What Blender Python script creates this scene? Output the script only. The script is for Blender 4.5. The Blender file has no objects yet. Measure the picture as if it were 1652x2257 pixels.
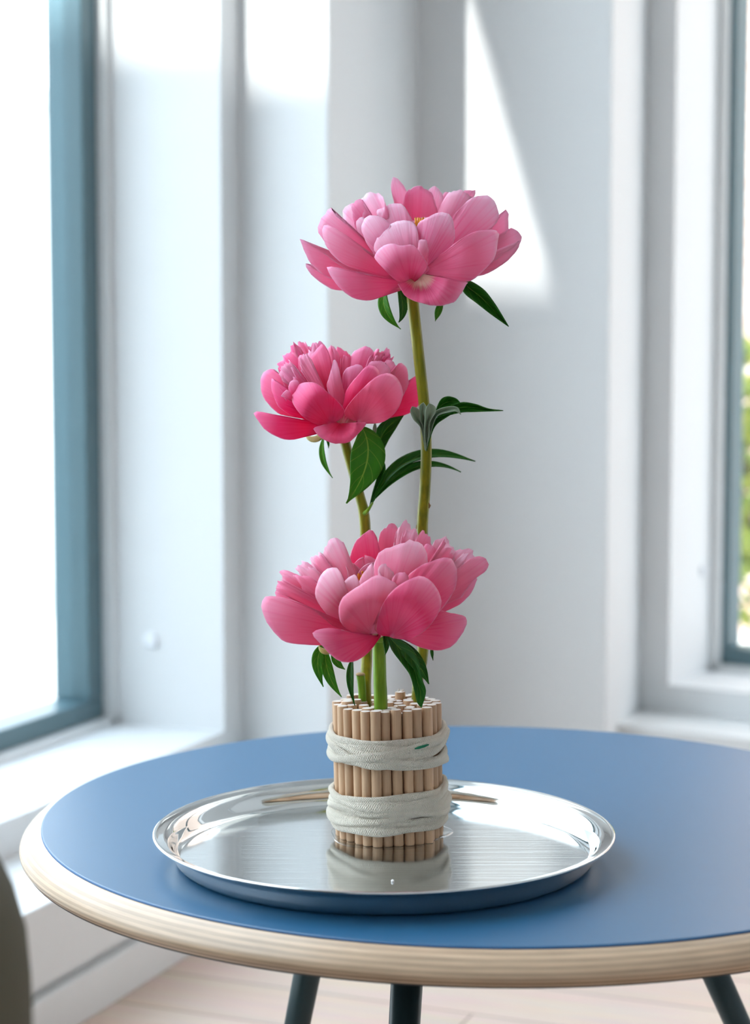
import bpy, bmesh, math, random
import numpy as np
from mathutils import Vector, Matrix, Euler

# ------------------------------------------------------------------ camera
F = 4105.0                     # focal length in pixels of the 1652x2257 frame
CX, CY = 826.0, 1128.5
PITCH = math.atan((CY - 799.0) / F)
CAM_Z = 0.77
sc = bpy.context.scene
COL = sc.collection
cam = bpy.data.cameras.new('camera')
cam.sensor_fit = 'VERTICAL'
cam.sensor_height = 36.0
cam.sensor_width = 36.0 * 1652 / 2257
cam.lens = 36.0 * F / 2257
cam.clip_start = 0.02
cam.dof.use_dof = True
cam.dof.focus_distance = 1.35
cam.dof.aperture_fstop = 5.4
cam_o = bpy.data.objects.new('camera', cam)
COL.objects.link(cam_o)
cam_o.location = (0, 0, CAM_Z)
cam_o.rotation_euler = (math.pi / 2 - PITCH, 0, 0)
sc.camera = cam_o

# plan axes: W runs along the left window wall, U points from that wall into the room
A1 = math.radians(22)
W1 = Vector((math.sin(A1), math.cos(A1), 0)); U1 = Vector((math.cos(A1), -math.sin(A1), 0))
A2 = math.radians(32)
W2 = Vector((math.sin(A2), math.cos(A2), 0)); U2 = Vector((math.cos(A2), -math.sin(A2), 0))
O1 = Vector((0, 0, 0)); O2 = Vector((.466, 3.249, 0))

# ------------------------------------------------------------------ sky, sun, exposure
world = bpy.data.worlds.new('sky'); sc.world = world; world.use_nodes = True
nt = world.node_tree; nt.nodes.clear()
wo = nt.nodes.new('ShaderNodeOutputWorld'); bg = nt.nodes.new('ShaderNodeBackground')
tc = nt.nodes.new('ShaderNodeTexCoord'); sx = nt.nodes.new('ShaderNodeSeparateXYZ')
rp = nt.nodes.new('ShaderNodeValToRGB')
rp.color_ramp.elements[0].position = 0.0; rp.color_ramp.elements[0].color = (1.0, 1.0, 1.0, 1)
rp.color_ramp.elements[1].position = 0.9; rp.color_ramp.elements[1].color = (.70, .86, 1.0, 1)
nt.links.new(tc.outputs['Generated'], sx.inputs[0]); nt.links.new(sx.outputs['Z'], rp.inputs[0])
nt.links.new(rp.outputs[0], bg.inputs[0]); bg.inputs[1].default_value = 3.0
nt.links.new(bg.outputs[0], wo.inputs[0])

sun = bpy.data.lights.new('sun_offscreen', 'SUN'); sun.energy = 5.0; sun.angle = math.radians(.6); sun.color = (1, .97, .92)
sun_o = bpy.data.objects.new('sun_offscreen', sun); COL.objects.link(sun_o)
SUN_D = (W1 * 1.0 + U1 * .23 + Vector((0, 0, -.777))).normalized()
sun_o.rotation_euler = SUN_D.to_track_quat('-Z', 'Y').to_euler()
sun_o.location = (-3, -3, 6)

sc.view_settings.view_transform = 'Standard'
sc.view_settings.look = 'None'
sc.view_settings.gamma = 1.0
sc.view_settings.use_curve_mapping = False
sc.view_settings.exposure = 1.12

# ------------------------------------------------------------------ helpers
def pix(x, y, Y):
    """world point on the ray of photo pixel (x, y) at depth Y (depth comes from what the thing touches)"""
    a = (x - CX) / F; b = (CY - y) / F
    c, s = math.cos(PITCH), math.sin(PITCH)
    d = Vector((a, c + b * s, -s + b * c))
    return Vector((0, 0, CAM_Z)) + d * (Y / d.y)

def tag(o, label=None, cat=None, group=None, kind=None):
    if label: o['label'] = label
    if cat: o['category'] = cat
    if group: o['group'] = group
    if kind: o['kind'] = kind
    return o

def empty(name, loc, label=None, cat=None, group=None):
    o = bpy.data.objects.new(name, None); COL.objects.link(o); o.location = loc; o.empty_display_size = .02
    return tag(o, label, cat, group)

def mesh_obj(name, verts, faces, mat, parent=None, smooth=True, uvs=None, mats=None, fmat=None):
    me = bpy.data.meshes.new(name); me.from_pydata([tuple(v) for v in verts], [], faces); me.update()
    if smooth: me.polygons.foreach_set('use_smooth', [True] * len(me.polygons))
    if uvs is not None:
        l = me.uv_layers.new(name='UVMap')
        for lp in me.loops: l.data[lp.index].uv = uvs[lp.vertex_index]
    for m in (mats or [mat]): me.materials.append(m)
    if fmat:
        for p, i in zip(me.polygons, fmat): p.material_index = i
    o = bpy.data.objects.new(name, me); COL.objects.link(o)
    if parent: attach(o, parent)
    return o

def attach(o, parent):
    """geometry is in world space: keep it there under an unrotated parent"""
    o.parent = parent
    o.matrix_parent_inverse = Matrix.Translation(-world_loc(parent))

def world_loc(o):
    l = Vector(o.location)
    return l if o.type == 'EMPTY' else Vector((0, 0, 0))

class MB:
    def __init__(s): s.v = []; s.f = []
    def add(s, v, f):
        n = len(s.v); s.v += [Vector(p) for p in v]; s.f += [tuple(i + n for i in q) for q in f]
    def prism(s, pts, z0, z1):
        n = len(pts)
        v = [(p[0], p[1], z0) for p in pts] + [(p[0], p[1], z1) for p in pts]
        f = [tuple(range(n))[::-1], tuple(range(n, 2 * n))] + [(i, (i + 1) % n, (i + 1) % n + n, i + n) for i in range(n)]
        s.add(v, f)
    def ut(s, u0, u1, t0, t1, z0, z1, O=O1, U=U1, W=W1):
        s.prism([O + U * u0 + W * t0, O + U * u1 + W * t0, O + U * u1 + W * t1, O + U * u0 + W * t1], z0, z1)
    def build(s, name, mat, parent=None, smooth=False, bevel=0):
        o = mesh_obj(name, s.v, s.f, mat, parent, smooth)
        if bevel:
            b = o.modifiers.new('bevel', 'BEVEL'); b.width = bevel; b.segments = 2; b.limit_method = 'ANGLE'
        return o

def lathe(prof, seg, center, name, mat, parent=None, smooth=True, mats=None, fm=None):
    v = []; f = []; fmat = []
    for (r, z) in prof:
        for k in range(seg):
            a = 2 * math.pi * k / seg
            v.append((center[0] + r * math.cos(a), center[1] + r * math.sin(a), center[2] + z))
    for i in range(len(prof) - 1):
        for k in range(seg):
            k2 = (k + 1) % seg
            f.append((i * seg + k, i * seg + k2, (i + 1) * seg + k2, (i + 1) * seg + k)); fmat.append(fm[i] if fm else 0)
    return mesh_obj(name, v, f, mat, parent, smooth, None, mats, fmat if fm else None)

def tube(path, radii, seg=12):
    """swept round tube along path -> verts, faces"""
    v = []; f = []; n = len(path)
    up = Vector((0.31, .95, .05))
    for i, p in enumerate(path):
        t = (path[min(i + 1, n - 1)] - path[max(i - 1, 0)]).normalized()
        a = t.cross(up).normalized(); b = t.cross(a).normalized()
        for k in range(seg):
            an = 2 * math.pi * k / seg
            v.append(p + (a * math.cos(an) + b * math.sin(an)) * radii[i])
    for i in range(n - 1):
        for k in range(seg):
            k2 = (k + 1) % seg
            f.append((i * seg + k, (i + 1) * seg + k, (i + 1) * seg + k2, i * seg + k2))
    f.append(tuple(range(seg))); f.append(tuple(range((n - 1) * seg, n * seg))[::-1])
    return v, f

def spline(pts, n):
    """Catmull-Rom through pts"""
    P = [pts[0] * 2 - pts[1]] + list(pts) + [pts[-1] * 2 - pts[-2]]; out = []
    m = len(pts) - 1
    for i in range(n):
        x = i / (n - 1) * m; k = min(int(x), m - 1); t = x - k
        a, b, c, d = P[k], P[k + 1], P[k + 2], P[k + 3]
        out.append(.5 * ((2 * b) + (c - a) * t + (2 * a - 5 * b + 4 * c - d) * t * t + (3 * b - a - 3 * c + d) * t ** 3))
    return out

# ------------------------------------------------------------------ materials
def mat_base(name):
    m = bpy.data.materials.new(name); m.use_nodes = True
    n = m.node_tree.nodes; l = m.node_tree.links
    return m, n, l, n['Principled BSDF'], n['Material Output']

def paint(name, col, rough=.6, bump=.0, scale=200, var=.03, metal=0, spec=.5, ior=1.5):
    m, n, l, b, o = mat_base(name)
    t = n.new('ShaderNodeTexCoord'); nz = n.new('ShaderNodeTexNoise'); nz.inputs['Scale'].default_value = scale; nz.inputs['Detail'].default_value = 3
    l.new(t.outputs['Object'], nz.inputs['Vector'])
    mx = n.new('ShaderNodeMixRGB'); mx.inputs[1].default_value = (*[c * (1 - var) for c in col], 1); mx.inputs[2].default_value = (*[min(1, c * (1 + var)) for c in col], 1)
    l.new(nz.outputs['Fac'], mx.inputs[0]); l.new(mx.outputs[0], b.inputs['Base Color'])
    b.inputs['Roughness'].default_value = rough; b.inputs['Metallic'].default_value = metal
    b.inputs['Specular IOR Level'].default_value = spec; b.inputs['IOR'].default_value = ior
    if bump:
        bp = n.new('ShaderNodeBump'); bp.inputs['Strength'].default_value = bump; bp.inputs['Distance'].default_value = .001
        l.new(nz.outputs['Fac'], bp.inputs['Height']); l.new(bp.outputs[0], b.inputs['Normal'])
    return m

def math_node(n, l, op, a, b=None):
    q = n.new('ShaderNodeMath'); q.operation = op
    for i, x in enumerate((a, b)):
        if x is None: continue
        if isinstance(x, (int, float)): q.inputs[i].default_value = x
        else: l.new(x, q.inputs[i])
    return q.outputs[0]

M = {}
M['wall'] = paint('white_wall_paint', (.785, .80, .81), .55, .05, 300, .01)
M['trim'] = paint('white_satin_trim', (.79, .80, .80), .35, 0, 60, .01)
M['ceiling'] = paint('ceiling_paint', (.78, .78, .77), .8, 0, 60, .01)
M['frame'] = paint('teal_frame_paint', (.095, .170, .200), .35, 0, 80, .04)
M['stucco'] = paint('pale_stucco', (.80, .81, .80), .8, .2, 60, .04)
M['paving'] = paint('pale_paving', (.66, .65, .62), .8, .2, 4, .08)
M['blue'] = paint('blue_linoleum', (.020, .115, .235), .40, .02, 900, .03, 0, .5, 1.65)
M['blue_edge'] = paint('blue_linoleum_edge', (.035, .13, .30), .5, 0, 300, .05)
M['leg'] = paint('dark_teal_lacquer', (.022, .050, .058), .38, 0, 60, .05)
M['black'] = paint('black_lacquer', (.012, .012, .013), .4)
M['felt'] = paint('olive_brown_felt', (.075, .066, .040), .9, .5, 500, .15)
M['button'] = paint('white_plastic', (.86, .88, .92), .3)
M['crumb'] = paint('white_petal_crumb', (.9, .87, .86), .6)
M['bark'] = paint('grey_bark', (.14, .11, .08), .9, .6, 30, .3)
M['wood_stub'] = paint('brown_cut_end', (.30, .20, .09), .8, .2, 700, .2)
M['green_thread'] = paint('green_thread', (.01, .17, .08), .8)

def wood_floor():
    m, n, l, b, o = mat_base('pale_oak_floor')
    t = n.new('ShaderNodeTexCoord'); mp = n.new('ShaderNodeMapping')
    mp.inputs['Rotation'].default_value = (0, 0, math.radians(22)); l.new(t.outputs['Object'], mp.inputs[0])
    br = n.new('ShaderNodeTexBrick'); br.inputs['Scale'].default_value = 1.0
    br.inputs['Brick Width'].default_value = 1.4; br.inputs['Row Height'].default_value = .12; br.inputs['Mortar Size'].default_value = .0016
    br.inputs['Color1'].default_value = (.80, .62, .52, 1); br.inputs['Color2'].default_value = (.72, .54, .44, 1); br.inputs['Mortar'].default_value = (.36, .25, .19, 1)
    l.new(mp.outputs[0], br.inputs[0])
    m2 = n.new('ShaderNodeMapping'); m2.inputs['Scale'].default_value = (2, 40, 1); l.new(mp.outputs[0], m2.inputs[0])
    nz = n.new('ShaderNodeTexNoise'); nz.inputs['Scale'].default_value = 3; nz.inputs['Detail'].default_value = 5; l.new(m2.outputs[0], nz.inputs[0])
    mx = n.new('ShaderNodeMixRGB'); mx.blend_type = 'MULTIPLY'; mx.inputs[0].default_value = .35
    l.new(br.outputs[0], mx.inputs[1]); l.new(nz.outputs['Color'], mx.inputs[2])
    l.new(br.outputs[0], mx.inputs[1]); l.new(mx.outputs[0], b.inputs['Base Color']); b.inputs['Roughness'].default_value = .42
    return m
M['floor'] = wood_floor()

def glass():
    m, n, l, b, o = mat_base('window_glass'); n.remove(b)
    tr = n.new('ShaderNodeBsdfTransparent'); tr.inputs[0].default_value = (.95, .97, .98, 1)
    gl = n.new('ShaderNodeBsdfGlossy'); gl.inputs['Roughness'].default_value = .02
    lw = n.new('ShaderNodeLayerWeight'); lw.inputs[0].default_value = .5
    k = math_node(n, l, 'ADD', math_node(n, l, 'MULTIPLY', math_node(n, l, 'POWER', lw.outputs['Facing'], 5), .7), .03)
    mx = n.new('ShaderNodeMixShader'); l.new(k, mx.inputs[0]); l.new(tr.outputs[0], mx.inputs[1]); l.new(gl.outputs[0], mx.inputs[2])
    l.new(mx.outputs[0], o.inputs[0]); return m
M['glass'] = glass()

def brick():
    m, n, l, b, o = mat_base('pink_brick')
    t = n.new('ShaderNodeTexCoord'); br = n.new('ShaderNodeTexBrick'); br.inputs['Scale'].default_value = 4
    mp = n.new('ShaderNodeMapping'); mp.inputs['Rotation'].default_value = (math.radians(90), 0, 0)
    l.new(t.outputs['Object'], mp.inputs[0]); l.new(mp.outputs[0], br.inputs[0])
    br.inputs['Color1'].default_value = (.50, .34, .27, 1); br.inputs['Color2'].default_value = (.58, .43, .36, 1); br.inputs['Mortar'].default_value = (.66, .62, .57, 1)
    l.new(br.outputs[0], b.inputs['Base Color']); b.inputs['Roughness'].default_value = .9
    return m
M['brick'] = brick()

def leafy(name, c1, c2):
    m, n, l, b, o = mat_base(name); oi = n.new('ShaderNodeNewGeometry')
    mx = n.new('ShaderNodeMixRGB'); l.new(oi.outputs['Random Per Island'], mx.inputs[0]); mx.inputs[1].default_value = (*c1, 1); mx.inputs[2].default_value = (*c2, 1)
    l.new(mx.outputs[0], b.inputs['Base Color']); b.inputs['Roughness'].default_value = .6
    return m
M['shrub'] = leafy('yellow_green_foliage', (.42, .42, .06), (.16, .26, .05))

def steel(name, rough, scratch):
    m, n, l, b, o = mat_base(name)
    b.inputs['Base Color'].default_value = (.67, .69, .69, 1); b.inputs['Metallic'].default_value = 1
    t = n.new('ShaderNodeTexCoord')
    nz = n.new('ShaderNodeTexNoise'); nz.inputs['Scale'].default_value = 14; nz.inputs['Detail'].default_value = 6; l.new(t.outputs['Object'], nz.inputs[0])
    mr = n.new('ShaderNodeMapRange'); mr.inputs['To Min'].default_value = rough * .75; mr.inputs['To Max'].default_value = rough * 1.35
    l.new(nz.outputs['Fac'], mr.inputs[0]); l.new(mr.outputs[0], b.inputs['Roughness'])
    if scratch:
        h = None
        for ang, sc_ in ((.2, 90), (1.0, 110), (2.1, 100), (2.7, 75)):
            mp = n.new('ShaderNodeMapping'); mp.inputs['Rotation'].default_value = (0, 0, ang); mp.inputs['Scale'].default_value = (.05, 1, 1)
            l.new(t.outputs['Object'], mp.inputs[0])
            vz = n.new('ShaderNodeTexVoronoi'); vz.feature = 'DISTANCE_TO_EDGE'; vz.inputs['Scale'].default_value = sc_; l.new(mp.outputs[0], vz.inputs[0])
            s_ = math_node(n, l, 'LESS_THAN', vz.outputs['Distance'], .012)
            h = s_ if h is None else math_node(n, l, 'ADD', h, s_)
        bp = n.new('ShaderNodeBump'); bp.inputs['Strength'].default_value = .25; bp.inputs['Distance'].default_value = .0003; bp.invert = True
        l.new(h, bp.inputs['Height']); l.new(bp.outputs[0], b.inputs['Normal'])
    return m
M['steel'] = steel('polished_steel', .05, False)
M['steel_floor'] = steel('scratched_steel', .10, True)

def ply(name, col):
    m, n, l, b, o = mat_base(name)
    t = n.new('ShaderNodeTexCoord')
    nz = n.new('ShaderNodeTexNoise'); nz.inputs['Scale'].default_value = 60; nz.inputs['Detail'].default_value = 6
    mp = n.new('ShaderNodeMapping'); mp.inputs['Scale'].default_value = (.4, .4, 6); l.new(t.outputs['Object'], mp.inputs[0]); l.new(mp.outputs[0], nz.inputs[0])
    cr = n.new('ShaderNodeValToRGB'); cr.color_ramp.elements[0].position = .3; cr.color_ramp.elements[1].position = .7
    cr.color_ramp.elements[0].color = (*[c * .86 for c in col], 1); cr.color_ramp.elements[1].color = (*[min(1, c * 1.08) for c in col], 1)
    l.new(nz.outputs['Fac'], cr.inputs[0]); l.new(cr.outputs[0], b.inputs['Base Color']); b.inputs['Roughness'].default_value = .28
    return m
M['ply_a'] = ply('light_birch_ply', (.66, .47, .315)); M['ply_b'] = ply('grey_birch_ply', (.52, .36, .24)); M['ply_c'] = ply('brown_birch_ply', (.38, .24, .14))

def dowel_mats():
    m, n, l, b, o = mat_base('beech_dowel')
    t = n.new('ShaderNodeTexCoord'); oi = n.new('ShaderNodeObjectInfo')
    mp = n.new('ShaderNodeMapping'); mp.inputs['Scale'].default_value = (9, 9, 1.2); l.new(t.outputs['Object'], mp.inputs[0])
    nz = n.new('ShaderNodeTexNoise'); nz.noise_dimensions = '4D'; nz.inputs['Scale'].default_value = 3; nz.inputs['Detail'].default_value = 7; l.new(mp.outputs[0], nz.inputs[0])
    l.new(math_node(n, l, 'MULTIPLY', oi.outputs['Random'], 40), nz.inputs['W'])
    cr = n.new('ShaderNodeValToRGB'); cr.color_ramp.elements[0].position = .3; cr.color_ramp.elements[1].position = .72
    cr.color_ramp.elements[0].color = (.46, .27, .15, 1); cr.color_ramp.elements[1].color = (.64, .42, .26, 1)
    l.new(nz.outputs['Fac'], cr.inputs[0])
    hs = n.new('ShaderNodeHueSaturation'); l.new(cr.outputs[0], hs.inputs['Color'])
    mr = n.new('ShaderNodeMapRange'); mr.inputs['To Min'].default_value = .82; mr.inputs['To Max'].default_value = 1.18; l.new(oi.outputs['Random'], mr.inputs[0]); l.new(mr.outputs[0], hs.inputs['Value'])
    l.new(hs.outputs[0], b.inputs['Base Color']); b.inputs['Roughness'].default_value = .5
    e = paint('dowel_end_grain', (.80, .73, .66), .8, .6, 40, .14)
    return m, e
M['dowel'], M['dowel_end'] = dowel_mats()

def cord_mat():
    m, n, l, b, o = mat_base('braided_cotton')
    uv = n.new('ShaderNodeUVMap'); sp = n.new('ShaderNodeSeparateXYZ'); l.new(uv.outputs[0], sp.inputs[0])
    k = 2 * math.pi / .0017
    up = math_node(n, l, 'MULTIPLY', sp.outputs['X'], k); vp = math_node(n, l, 'MULTIPLY', sp.outputs['Y'], k * 1.25)
    s1 = math_node(n, l, 'SINE', math_node(n, l, 'ADD', up, vp)); s2 = math_node(n, l, 'SINE', math_node(n, l, 'SUBTRACT', up, vp))
    h = math_node(n, l, 'MAXIMUM', s1, s2)
    bp = n.new('ShaderNodeBump'); bp.inputs['Strength'].default_value = .8; bp.inputs['Distance'].default_value = .0007
    l.new(h, bp.inputs['Height']); l.new(bp.outputs[0], b.inputs['Normal'])
    cr = n.new('ShaderNodeValToRGB'); cr.color_ramp.elements[0].color = (.78, .69, .56, 1); cr.color_ramp.elements[1].color = (.90, .81, .67, 1)
    nz = n.new('ShaderNodeTexNoise'); nz.inputs['Scale'].default_value = 160; l.new(uv.outputs[0], nz.inputs[0]); l.new(nz.outputs['Fac'], cr.inputs[0])
    l.new(cr.outputs[0], b.inputs['Base Color']); b.inputs['Roughness'].default_value = .95
    b.inputs['Sheen Weight'].default_value = .3
    return m
M['cord'] = cord_mat()

def petal_mat(name, main, edge, base, trans=.42):
    m, n, l, b, o = mat_base(name); n.remove(b)
    uv = n.new('ShaderNodeUVMap'); uv.uv_map = 'UVMap'; sp = n.new('ShaderNodeSeparateXYZ'); l.new(uv.outputs[0], sp.inputs[0])
    oi = n.new('ShaderNodeObjectInfo')
    mp = n.new('ShaderNodeMapping'); mp.inputs['Scale'].default_value = (46, 1.0, 1); l.new(uv.outputs[0], mp.inputs[0])
    nz = n.new('ShaderNodeTexNoise'); nz.noise_dimensions = '4D'; nz.inputs['Scale'].default_value = 1.0; nz.inputs['Detail'].default_value = 4
    l.new(mp.outputs[0], nz.inputs[0]); l.new(math_node(n, l, 'MULTIPLY', oi.outputs['Random'], 50), nz.inputs['W'])
    # along the petal: cream claw, pink blade, paler margin
    cr = n.new('ShaderNodeValToRGB'); e = cr.color_ramp.elements
    e[0].position = .05; e[0].color = (*base, 1); e[1].position = 1.0; e[1].color = (*edge, 1)
    a = e.new(.20); a.color = (*main, 1); a = e.new(.72); a.color = (*[x * .8 + y * .2 for x, y in zip(main, edge)], 1)
    vv = math_node(n, l, 'ADD', sp.outputs['Y'], math_node(n, l, 'MULTIPLY', math_node(n, l, 'SUBTRACT', nz.outputs['Fac'], .5), .34))
    ue = n.new('ShaderNodeUVMap'); ue.uv_map = 'Edge'; se = n.new('ShaderNodeSeparateXYZ'); l.new(ue.outputs[0], se.inputs[0])
    ed = math_node(n, l, 'MULTIPLY', math_node(n, l, 'POWER', se.outputs['X'], 9), math_node(n, l, 'MINIMUM', math_node(n, l, 'MULTIPLY', sp.outputs['Y'], 1.8), 1))
    tp = 0.0
    vv = math_node(n, l, 'MAXIMUM', vv, math_node(n, l, 'MAXIMUM', ed, tp))
    l.new(vv, cr.inputs[0])
    st = n.new('ShaderNodeMixRGB'); st.blend_type = 'MULTIPLY'
    sr = n.new('ShaderNodeMapRange'); sr.inputs['From Min'].default_value = .47; sr.inputs['From Max'].default_value = .66; sr.inputs['To Max'].default_value = .75
    l.new(nz.outputs['Fac'], sr.inputs[0]); l.new(sr.outputs[0], st.inputs[0]); l.new(cr.outputs[0], st.inputs[1]); st.inputs[2].default_value = (.97, .58, .74, 1)
    hs = n.new('ShaderNodeHueSaturation'); l.new(st.outputs[0], hs.inputs['Color'])
    mr = n.new('ShaderNodeMapRange'); mr.inputs['To Min'].default_value = .92; mr.inputs['To Max'].default_value = 1.10; l.new(oi.outputs['Random'], mr.inputs[0]); l.new(mr.outputs[0], hs.inputs['Saturation'])
    bp = n.new('ShaderNodeBump'); bp.inputs['Strength'].default_value = .35; bp.inputs['Distance'].default_value = .001; l.new(nz.outputs['Fac'], bp.inputs['Height'])
    df = n.new('ShaderNodeBsdfDiffuse'); tr = n.new('ShaderNodeBsdfTranslucent'); gl = n.new('ShaderNodeBsdfGlossy')
    gl.inputs['Roughness'].default_value = .45; gl.inputs[0].default_value = (1, .93, .98, 1)
    for x in (df, tr): l.new(hs.outputs[0], x.inputs[0])
    for x in (df, gl): l.new(bp.outputs[0], x.inputs['Normal'])
    m1 = n.new('ShaderNodeMixShader'); m1.inputs[0].default_value = trans; l.new(df.outputs[0], m1.inputs[1]); l.new(tr.outputs[0], m1.inputs[2])
    m2 = n.new('ShaderNodeMixShader'); lw = n.new('ShaderNodeLayerWeight'); lw.inputs[0].default_value = .5
    l.new(math_node(n, l, 'ADD', math_node(n, l, 'MULTIPLY', math_node(n, l, 'POWER', lw.outputs['Facing'], 4), .12), .02), m2.inputs[0]); l.new(m1.outputs[0], m2.inputs[1]); l.new(gl.outputs[0], m2.inputs[2])
    l.new(m2.outputs[0], o.inputs[0]); return m
CREAM = (.93, .74, .60)
PET = {
 1: [petal_mat('petal_pink', (.94, .185, .39), (.98, .54, .73), CREAM), petal_mat('petal_pale_pink', (.96, .35, .56), (.99, .73, .86), CREAM)],
 2: [petal_mat('petal_rose', (.95, .066, .235), (.98, .30, .54), (.93, .40, .36)), petal_mat('petal_light_rose', (.96, .19, .41), (.98, .53, .73), (.93, .52, .42))],
 3: [petal_mat('petal_coral_pink', (.93, .130, .29), (.98, .44, .62), CREAM), petal_mat('petal_pale_coral', (.95, .30, .46), (.99, .67, .79), CREAM)],
}
def leaf_mat(name, c1, c2, vein):
    m, n, l, b, o = mat_base(name)
    uv = n.new('ShaderNodeUVMap'); sp = n.new('ShaderNodeSeparateXYZ'); l.new(uv.outputs[0], sp.inputs[0])
    s_ = math_node(n, l, 'ABSOLUTE', math_node(n, l, 'SUBTRACT', sp.outputs['X'], .5))
    mid = math_node(n, l, 'LESS_THAN', s_, .022)
    q = math_node(n, l, 'FRACT', math_node(n, l, 'MULTIPLY', math_node(n, l, 'SUBTRACT', sp.outputs['Y'], math_node(n, l, 'MULTIPLY', s_, .45)), 6))
    sv = math_node(n, l, 'MULTIPLY', math_node(n, l, 'LESS_THAN', q, .06), .55)
    f = math_node(n, l, 'MAXIMUM', mid, sv)
    nz = n.new('ShaderNodeTexNoise'); nz.inputs['Scale'].default_value = 6; l.new(uv.outputs[0], nz.inputs[0])
    mx = n.new('ShaderNodeMixRGB'); l.new(nz.outputs['Fac'], mx.inputs[0]); mx.inputs[1].default_value = (*c1, 1); mx.inputs[2].default_value = (*c2, 1)
    m2 = n.new('ShaderNodeMixRGB'); l.new(f, m2.inputs[0]); l.new(mx.outputs[0], m2.inputs[1]); m2.inputs[2].default_value = (*vein, 1)
    l.new(m2.outputs[0], b.inputs['Base Color']); b.inputs['Roughness'].default_value = .42; b.inputs['Specular IOR Level'].default_value = .32
    bp = n.new('ShaderNodeBump'); bp.inputs['Strength'].default_value = .4; bp.inputs['Distance'].default_value = .0006; bp.invert = True
    l.new(f, bp.inputs['Height']); l.new(bp.outputs[0], b.inputs['Normal'])
    t = n.new('ShaderNodeBsdfTranslucent'); l.new(m2.outputs[0], t.inputs[0]); ms = n.new('ShaderNodeMixShader'); ms.inputs[0].default_value = .32
    l.new(b.outputs[0], ms.inputs[1]); l.new(t.outputs[0], ms.inputs[2]); l.new(ms.outputs[0], o.inputs[0])
    return m
M['leaf'] = leaf_mat('dark_leaf', (.010, .11, .006), (.022, .17, .008), (.16, .36, .04))
M['leaf_light'] = leaf_mat('mid_leaf', (.035, .22, .006), (.07, .31, .010), (.28, .50, .06))
M['leaf_grey'] = leaf_mat('grey_young_leaf', (.26, .36, .24), (.38, .46, .34), (.45, .52, .34))

def stem_mat(name, c1, c2):
    m, n, l, b, o = mat_base(name); t = n.new('ShaderNodeTexCoord')
    mp = n.new('ShaderNodeMapping'); mp.inputs['Scale'].default_value = (260, 260, 9); l.new(t.outputs['Object'], mp.inputs[0])
    nz = n.new('ShaderNodeTexNoise'); nz.inputs['Scale'].default_value = 1; nz.inputs['Detail'].default_value = 3; l.new(mp.outputs[0], nz.inputs[0])
    cr = n.new('ShaderNodeValToRGB'); cr.color_ramp.elements[0].position = .35; cr.color_ramp.elements[1].position = .65
    cr.color_ramp.elements[0].color = (*c1, 1); cr.color_ramp.elements[1].color = (*c2, 1)
    l.new(nz.outputs['Fac'], cr.inputs[0]); l.new(cr.outputs[0], b.inputs['Base Color']); b.inputs['Roughness'].default_value = .42; b.inputs['Specular IOR Level'].default_value = .25
    b.inputs['Subsurface Weight'].default_value = .15; b.inputs['Subsurface Radius'].default_value = (.002, .003, .001)
    return m
M['stem1'] = stem_mat('olive_stem', (.13, .14, .003), (.25, .235, .007))
M['stem3'] = stem_mat('green_stem', (.10, .21, .006), (.19, .32, .018))
M['stamen'] = stem_mat('orange_stamen', (.75, .22, .01), (.85, .40, .04))
M['sepal'] = stem_mat('pale_green_sepal', (.42, .46, .14), (.55, .56, .25))

def water_mat():
    m, n, l, b, o = mat_base('water'); n.remove(b)
    tr = n.new('ShaderNodeBsdfTransparent'); tr.inputs[0].default_value = (.97, .98, .98, 1)
    gl = n.new('ShaderNodeBsdfGlossy'); gl.inputs['Roughness'].default_value = .01
    lw = n.new('ShaderNodeLayerWeight'); lw.inputs[0].default_value = .5
    k = math_node(n, l, 'ADD', math_node(n, l, 'MULTIPLY', math_node(n, l, 'POWER', lw.outputs['Facing'], 4), .8), .04)
    mx = n.new('ShaderNodeMixShader'); l.new(k, mx.inputs[0]); l.new(tr.outputs[0], mx.inputs[1]); l.new(gl.outputs[0], mx.inputs[2]); l.new(mx.outputs[0], o.inputs[0])
    return m
M['water'] = water_mat()

# ------------------------------------------------------------------ room shell
H_CEIL, Z_SILL, Z_HEAD, Z_LEDGE = 3.4, .208, 3.17, .16
uW, uF, uL = -1.266, -1.455, -1.1175       # window-wall face, frame plane, ledge/column face
T_R, T_C, T_B = 2.519, 2.581, 2.958        # far reveal, column front, back face
uB = -.785
mb = MB(); mb.prism([(-9, -9), (9, -9), (9, 14), (-9, 14)], -.30, -.12)
tag(mb.build('ground', M['paving']), kind='structure')
R_END = O2 + U2 * 2.6
room = [O1 + U1 * -1.3 + W1 * -3, Vector((2.75, -2.6, 0)), Vector((2.75, R_END.y, 0)), R_END + W2 * .1, O2 + W2 * .1, O1 + U1 * uB + W1 * 3.3, O1 + U1 * -1.3 + W1 * 3.0]
mb = MB(); mb.prism(room, -.12, 0); tag(mb.build('floor', M['floor']), kind='structure')
mb = MB(); mb.prism([p for p in room], H_CEIL, H_CEIL + .15); tag(mb.build('ceiling', M['ceiling']), kind='structure')

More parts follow.
